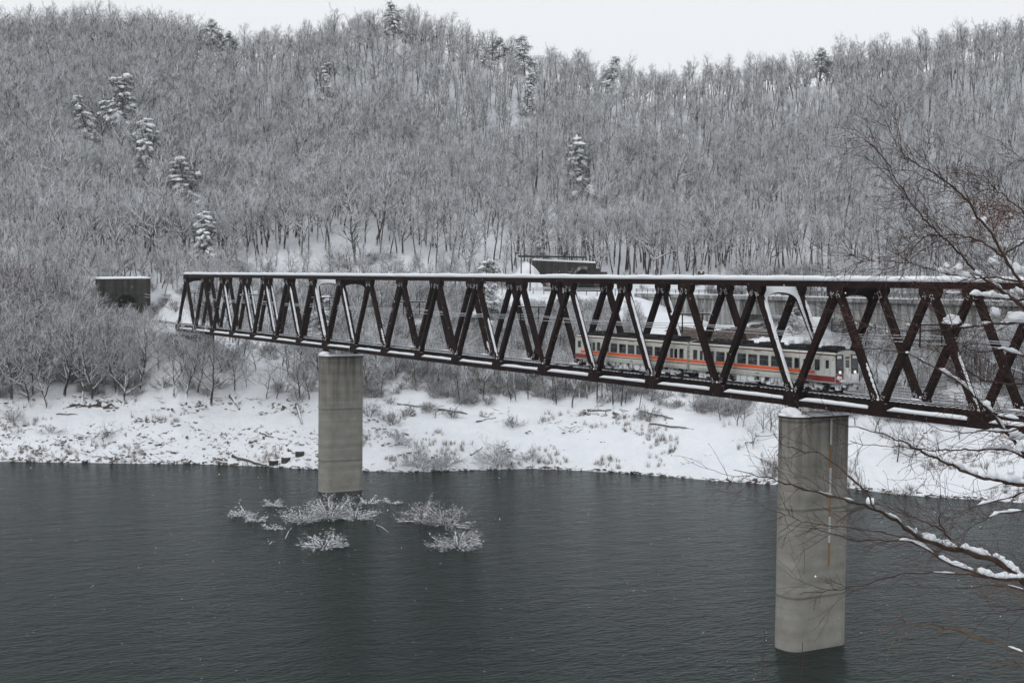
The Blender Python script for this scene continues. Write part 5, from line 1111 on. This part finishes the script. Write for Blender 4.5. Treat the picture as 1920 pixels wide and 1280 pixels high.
# ------------------------------------------------------------------ foreground tree
FT = empty('foreground_tree', (*xy_of(2120, 15.0), 1.2)); tag(FT, 'dark reddish bare tree reaching in front of the bridge, snow clumps on its boughs', 'bare tree')
ORG = np.array(FT.location)
def f3(px, py, R): return at_range(px, py, R)-ORG
LIMBS = [  # (points in px, start width, end width, start range, end range, twigginess, material)
 ([(2120, 1180), (1990, 1140), (1920, 1090), (1871, 1051), (1846, 1046), (1813, 1034), (1780, 1029), (1755, 1020), (1718, 1007), (1703, 993), (1682, 977), (1665, 967), (1641, 955), (1620, 947), (1585, 937), (1551, 928), (1513, 918), (1481, 909), (1454, 899), (1436, 894), (1417, 891), (1402, 887), (1378, 879)], 19, 1.6, 15, 13, 1.0, 0),
 ([(1990, 1110), (1920, 1086), (1867, 1085), (1841, 1077), (1813, 1068), (1785, 1059), (1762, 1046), (1730, 1025), (1710, 1015), (1677, 1013), (1643, 1012), (1600, 1013), (1556, 998), (1520, 990)], 10, 1.4, 15, 14.2, .9, 0),
 ([(1867, 1083), (1800, 1076), (1742, 1073), (1684, 1076), (1641, 1090), (1584, 1104), (1560, 1106), (1500, 1112)], 5, 1.2, 15, 14.5, .5, 0),
 ([(2000, 1150), (1920, 1106), (1888, 1097), (1841, 1098), (1804, 1103), (1747, 1100), (1700, 1098)], 5, 1.2, 14, 14, .4, 0),
 ([(2100, 960), (1990, 930), (1920, 910), (1892, 905), (1858, 898), (1823, 891), (1797, 877), (1780, 870), (1755, 859), (1729, 847), (1717, 841), (1696, 829), (1665, 817), (1634, 807), (1600, 800), (1560, 790), (1510, 775)], 13, 1.4, 15, 13.5, .8, 0),
 ([(1990, 900), (1920, 855), (1882, 841), (1840, 843), (1789, 843), (1746, 844), (1703, 839), (1669, 836), (1622, 834), (1595, 826)], 7, 1.3, 15.5, 14.5, .8, 0),
 ([(2100, 1000), (1990, 930), (1916, 846), (1901, 825), (1882, 807), (1863, 777), (1840, 757), (1820, 736), (1797, 716), (1772, 700), (1746, 686), (1720, 671), (1700, 662), (1672, 657), (1634, 654), (1596, 650)], 15, 1.4, 16, 14.5, .9, 0),
 ([(2000, 810), (1920, 789), (1858, 777), (1810, 768), (1760, 762)], 6, 1.2, 15, 15, .8, 0),
 ([(2000, 770), (1920, 800), (1892, 810), (1840, 807), (1806, 812), (1772, 807), (1740, 797)], 7, 1.2, 15, 15.5, .8, 0),
 ([(2050, 600), (1920, 605), (1858, 607), (1823, 613), (1789, 615), (1755, 620), (1703, 622), (1669, 617), (1617, 612), (1590, 604)], 8, 1.2, 15, 14, 1.4, 0),
 ([(2100, 760), (2000, 650), (1920, 577), (1892, 555), (1868, 540), (1840, 519), (1823, 502), (1803, 479), (1780, 455), (1763, 440), (1741, 420), (1722, 397), (1706, 378), (1696, 360), (1679, 336), (1667, 311), (1658, 298), (1641, 279), (1622, 263)], 14, 1.3, 16, 14, 1.7, 0),
 ([(2100, 800), (2000, 660), (1935, 570), (1914, 531), (1892, 497), (1875, 469), (1868, 452), (1854, 430), (1828, 402), (1822, 384), (1804, 366), (1785, 349), (1765, 335), (1749, 323), (1730, 315), (1713, 304), (1696, 291), (1674, 265)], 17, 1.3, 15, 13, 1.9, 0),
 ([(1920, 528), (1860, 520), (1823, 521), (1780, 514), (1746, 505), (1703, 493), (1651, 489), (1600, 491)], 5, 1, 15, 14, 1.5, 0),
 ([(2000, 560), (1960, 420), (1920, 454), (1885, 475)], 6, 4, 15, 15, .6, 0),
 ([(1990, 340), (1920, 301), (1906, 301), (1875, 317)], 4, 1, 15, 15, .6, 0),
 ([(1882, 482), (1858, 464), (1823, 445), (1789, 440), (1737, 442), (1696, 459)], 5, 1, 15, 14, 2.2, 0),
 ([(2000, 560), (1892, 562), (1850, 556), (1810, 552), (1772, 550)], 7, 2, 14.5, 14.5, .6, 0),
 ([(2000, 900), (1920, 922), (1892, 933), (1858, 941), (1830, 948), (1797, 960), (1770, 975)], 6, 1.1, 14, 14, .7, 0),
 ([(2000, 940), (1920, 958), (1875, 962), (1854, 970), (1823, 986), (1803, 1000)], 6, 1.1, 14, 14, .7, 0),
 ([(1813, 1034), (1785, 1020), (1779, 1008), (1770, 995), (1760, 974), (1762, 950), (1765, 931)], 7, 1.2, 14.8, 14.4, 1.1, 1),
 ([(1770, 995), (1735, 978), (1700, 965), (1650, 945), (1610, 925)], 4, 1, 14.6, 14, 1.4, 1),
 ([(1641, 955), (1629, 930), (1603, 902), (1564, 869), (1539, 848), (1513, 848), (1482, 838), (1460, 832)], 5, 1, 13.6, 13, .7, 0),
 ([(1720, 1012), (1650, 997), (1586, 988), (1548, 984), (1528, 982), (1503, 977), (1484, 968), (1460, 960)], 4, 1, 14.2, 13.4, .9, 1),
 ([(1990, 1240), (1920, 1224), (1886, 1211), (1852, 1203), (1813, 1188), (1785, 1179), (1747, 1169), (1710, 1169), (1672, 1152)], 5, 1, 12, 11, .9, 2),
 ([(1980, 1160), (1920, 1122), (1894, 1104), (1850, 1080), (1820, 1068)], 3, 1, 12, 12, .6, 2),
 ([(1960, 1150), (1920, 1139), (1879, 1147), (1841, 1151), (1785, 1152)], 4, 1, 12, 12, .6, 0),
 ([(1980, 1245), (1900, 1240), (1860, 1235), (1830, 1250), (1800, 1262)], 3, 1, 12, 11.5, .7, 2),
 ([(2000, 700), (1920, 668), (1880, 655), (1830, 660), (1790, 640), (1740, 640)], 6, 1, 15.5, 15, 1.0, 0),
 ([(2000, 480), (1920, 400), (1890, 372), (1860, 350), (1820, 340)], 6, 1, 15.5, 15, 2.2, 1),
 ([(2000, 720), (1900, 720), (1850, 715), (1800, 690), (1760, 660), (1700, 640)], 6, 1, 15.5, 15, 1.0, 0),
]
limb = MB(); twg = [MB(), MB(), MB()]; rsf = np.random.RandomState(4)
PXM = lambda R: R/F    # metres per photo pixel at range R
for pts_, w0, w1, R0, R1, tg, mt in LIMBS:
    n = len(pts_); Rr = np.linspace(R0, R1, n)+.25*np.sin(np.linspace(0, 5, n)+w0); P3 = np.array([f3(p[0], p[1], r_) for p, r_ in zip(pts_, Rr)])
    L = np.concatenate([[0], np.cumsum(np.linalg.norm(np.diff(P3, axis=0), axis=1))]); wk_ = w0*(.66 if w0 in (14, 17, 15) else .8); ws = np.array([(wk_+(w1*.8-wk_)*(l/L[-1])**.65)*PXM(r_)/2 for l, r_ in zip(L, Rr)])
    # finer, slightly wandering centreline
    m_ = max(8, int(L[-1]/.06)); q = np.stack([np.interp(np.linspace(0, L[-1], m_), L, P3[:, k]) for k in range(3)], 1); rr = np.interp(np.linspace(0, L[-1], m_), L, ws)
    q += np.array([[.006*math.sin(i*1.3+w0*k)+.004*math.sin(i*2.9+k) for k in (1, 2, 3)] for i in range(m_)])
    rr = rr*(1+.12*np.sin(np.arange(m_)*1.7+w0)); (limb if mt == 0 else twg[mt]).tube(q, rr, 7 if w0 > 6 else 5)
    # twigs
    cnt = int(L[-1]*(9.5 if pts_[0][1] < 860 else 7.0)*tg)
    for k in range(cnt):
        t = .12+.88*rsf.rand(); i = min(m_-2, int(t*(m_-1))); p = q[i]; d = q[min(m_-1, i+3)]-q[max(0, i-3)]; d /= np.linalg.norm(d)+1e-9
        if proj(p+ORG)[0] > 1990: continue
        sd2 = UP*(1 if rsf.rand() < .5 else -1)*.75+FW*rsf.randn()*.5+rsf.randn(3)*.15; d2 = d*1.0+sd2*(.5+.4*rsf.rand()); d2 /= np.linalg.norm(d2); ln = (.25+.75*rsf.rand()**1.5)*(.9 if mt != 2 else .5)*(1.1-.3*t)
        def tw(p, d, ln, r_, lev, mtw):
            nn_ = max(3, int(ln/.06)); c = [p]; dd = d.copy()
            for j in range(nn_): dd = dd+rsf.randn(3)*.15-RT*.025+UP*.012; dd /= np.linalg.norm(dd); c.append(c[-1]+dd*ln/nn_)
            c = np.array(c); twg[mtw].tube(c, np.linspace(r_, .0014, len(c)), 3, 0, False)
            if lev > 0:
                for j in range(int(2+ln*5)):
                    i2 = 1+int(rsf.rand()*(len(c)-2)); d3 = (c[i2]-c[i2-1]); d3 /= np.linalg.norm(d3); s3 = np.cross(d3, FW)*(1 if rsf.rand() < .5 else -1); d3 = d3+s3*(.5+.4*rsf.rand())+rsf.randn(3)*.25; d3 /= np.linalg.norm(d3); tw(c[i2], d3, ln*(.3+.3*rsf.rand()), r_*.6, lev-1, mtw)
            elif rsf.rand() < .5: twg[mtw].blob(c[-1], .005, 0, 1, 0)
        tw(p, d2, ln, .0034, 1, mt if mt else 1)
for k in range(10): limb.tube([], [], 3) if False else None
tr = [np.array([0, 0, 0.]), np.array([.1, .1, 3.0]), f3(2100, 1000, 15.3), f3(2100, 780, 15.6), f3(2080, 560, 15.6), f3(2040, 330, 15.5)]
limb.tube(tr, [.22, .17, .14, .11, .08, .03], 10); limb.build('limbs', M['front_bark'], FT, True)
twg[1].build('twigs', M['front_twig'], FT, True); twg[2].build('tan_shoots', M['tan_twig'], FT, True)
# brown dead leaf cluster
mb = MB()
for k in range(900):
    px = 1868+rsf.randn()*26; py = 408+rsf.randn()*20+(px-1868)*.25; c = f3(px, py, 15+rsf.randn()*.25); d = rsf.randn(3); d /= np.linalg.norm(d); e = np.cross(d, rsf.randn(3)); e /= np.linalg.norm(e); l = .012+.012*rsf.rand()
    mb.add([c-e*l*.3, c+d*l*.5-e*l*.1, c+d*l, c+d*l*.5+e*l*.5], [(0, 1, 2, 3)])
for k in range(170):
    px = 1868+rsf.randn()*26; py = 408+rsf.randn()*20; c = f3(px, py, 15+rsf.randn()*.2); d = rsf.randn(3); d /= np.linalg.norm(d); mb.tube([c-d*.06, c+rsf.randn(3)*.01, c+d*.06], .0016, 3, 0, False)
mb.build('dead_leaves', M['rust_leaf'], FT)
# snow on the boughs
sn = MB()
def snow_strip(li, p0, p1, th, sd_=1):     # pile of snow along limb li between the px columns p0 > p1
    pts_, w0, w1, R0, R1, tg, mt = LIMBS[li]; n = len(pts_); Rr = np.linspace(R0, R1, n)+.25*np.sin(np.linspace(0, 5, n)+w0); X = np.array([p[0] for p in pts_]); Yp = np.array([p[1] for p in pts_]); o = np.argsort(X)
    st = max(3, int(abs(p0-p1)/3)); Cc = []; rad = []
    for k in range(st+1):
        px = p0+(p1-p0)*k/st; py = np.interp(px, X[o], Yp[o]); R = np.interp(px, X[o], Rr[o]); wpx = np.interp(px, X[o], np.linspace(w0, w1, n)[o]); e = min(1, (k+.3)/3, (st-k+.3)/3); t = th*.85*(1+.28*math.sin(k*.55+p0)+.15*math.sin(k*1.3))*e
        t = max(.8, t); Cc.append(f3(px, py-wpx*.45-t*.35, R)); rad.append(t*.62*PXM(R))
    sn.tube(Cc, rad, 9)
    for k in range(1, st, 3):
        if rsf.rand() < .4: sn.blob(Cc[k]+UP*rad[k]*.15, (rad[k]*1.5, rad[k]*1.4, rad[k]*1.0), 0, 2, .5)
for a in ((0, 1925, 1862, 9), (0, 1858, 1800, 9), (0, 1795, 1728, 9), (0, 1718, 1700, 7), (0, 1690, 1660, 4), (0, 1600, 1583, 5), (0, 1560, 1535, 1.6), (1, 1918, 1832, 9), (1, 1825, 1760, 7), (1, 1750, 1686, 5), (2, 1790, 1750, 2), (4, 1925, 1840, 12), (4, 1835, 1786, 8), (4, 1765, 1735, 4), (5, 1912, 1840, 7), (6, 1885, 1868, 7), (6, 1862, 1840, 8), (6, 1826, 1760, 5), (6, 1735, 1722, 3), (6, 1703, 1697, 3), (10, 1915, 1890, 8), (10, 1880, 1860, 6), (10, 1806, 1800, 4), (10, 1780, 1773, 3), (11, 1900, 1885, 10), (11, 1876, 1868, 8), (11, 1848, 1838, 6), (11, 1826, 1820, 4), (16, 1893, 1818, 9), (16, 1800, 1774, 8), (9, 1818, 1800, 4), (9, 1858, 1842, 6), (12, 1822, 1790, 9), (12, 1783, 1755, 7), (17, 1875, 1832, 4), (18, 1915, 1855, 4), (7, 1910, 1870, 6), (8, 1905, 1850, 4), (23, 1918, 1890, 4), (27, 1915, 1870, 6), (3, 1918, 1890, 2)): snow_strip(*a)
for px, py, rx_, ry_, R in ((1784, 603, 17, 13, 14.6), (1866, 588, 10, 12, 15), (1902, 598, 20, 15, 15), (1885, 612, 12, 9, 15.2), (1774, 499, 6, 7, 14.6), (1797, 504, 10, 9, 14.7), (1835, 514, 10, 8, 14.8), (1863, 492, 11, 12, 15.6), (1908, 508, 15, 14, 15.4), (1880, 462, 10, 11, 15.1), (1845, 411, 6, 5, 14.5), (1908, 548, 13, 9, 15), (1632, 941, 9, 9, 13.8), (1895, 885, 7, 12, 14.8), (1772, 862, 7, 10, 14.6), (1905, 818, 13, 14, 15.5), (1912, 840, 9, 14, 15.4), (1850, 757, 8, 7, 15), (1826, 410, 4, 3, 14.5), (1716, 996, 5, 6, 14.8), (1701, 661, 3, 3, 14.2), (1780, 833, 10, 6, 15), (1848, 606, 6, 4, 15), (1812, 610, 8, 3, 14.7), (1894, 404, 5, 6, 15.2), (1914, 453, 4, 3, 15)):
    s = PXM(R); sn.blob(f3(px, py, R), (rx_*s*.98, rx_*s*.8, ry_*s*.92), 0, 3, .55, .45, rsf.rand()*6)
sn.build('snow_clumps', M['snow'], FT, True)
# thin stalks rising from the near bank
for px, py, pxb, R, lab in ((1434, 1180, 1444, 5, 'tallest thin reddish stalk at the bottom edge, left of the pier reflection'), (1513, 1204, 1514, 5.3, 'thin dark stalk at the bottom edge in front of the nearer pier'), (1498, 1260, 1497, 5.5, 'shortest thin stalk at the bottom edge in front of the nearer pier')):
    x, y = xy_of(pxb, R); z = height(pxb, R, (x, y)); o = empty('dry_stalk', (x, y, z)); tag(o, lab, 'stalk', 'dry stalks at the bottom edge'); top = at_range(px, py, R)-np.array([x, y, z]); mb = MB()
    n = 14; P_ = [top*k/n+np.array([.012*math.sin(k*.9+px), .012*math.cos(k*.7), 0]) for k in range(n+1)]; mb.tube(P_, np.linspace(.007, .0012, n+1), 5)
    for k in range(7, n): d = np.array([random.uniform(-.03, .03), random.uniform(-.03, .03), .04]); mb.tube([P_[k], P_[k]+d], [.0018, .0008], 3)
    mb.build('stem', M['front_twig'], o, True)
# ------------------------------------------------------------------ falling snow
mb = MB(); Vt, Ft = ICO[1]
rs9 = np.random.RandomState(77)
for k in range(1500):
    R = 6+150*rs9.rand()**.6; px, py = rs9.uniform(-20, 1940), rs9.uniform(-20, 1300); c = at_range(px, py, R)
    if c[2] < ZW+.3: continue
    r_ = (.0040+.003*rs9.rand())*(1+R/34); 
    tv = np.array([(1, 1, 1), (-1, -1, 1), (-1, 1, -1), (1, -1, -1)])*.6*r_
    oc = np.array([(1, 0, 0), (-1, 0, 0), (0, 1, 0), (0, -1, 0), (0, 0, 1), (0, 0, -1)])*r_; mb.add(oc+c, [(0, 2, 4), (2, 1, 4), (1, 3, 4), (3, 0, 4), (2, 0, 5), (1, 2, 5), (3, 1, 5), (0, 3, 5)])
tag(mb.build('falling_snow', M['snow'], None, True), 'small white snowflakes drifting through the air across the whole view', 'falling snow', kind='stuff')
# ------------------------------------------------------------------ haze
if HAZE:
    mh = bpy.data.materials.new('haze_air'); mh.use_nodes = True; nt = mh.node_tree; nt.nodes.clear(); out = nt.nodes.new('ShaderNodeOutputMaterial'); pv = nt.nodes.new('ShaderNodeVolumePrincipled'); pv.inputs['Color'].default_value = (0.93, 0.95, 0.98, 1); pv.inputs['Density'].default_value = HAZE; pv.inputs['Anisotropy'].default_value = 0.2; nt.links.new(pv.outputs[0], out.inputs['Volume'])
    mb = MB(); mb.box(-420, 420, -200, 520, -60, 130); tag(mb.build('haze', mh), 'thin cold winter haze over the lake and hillside', 'haze', kind='stuff')
for o_ in bpy.data.objects:
    if o_.get('label') and len(o_['label'].replace('-', ' ').split()) > 16: print('LONG', o_.name, '|', o_['label'])
print('trees', NT[0], len(near_set), len(rest), len(sp), len(gp_), len(dp_))
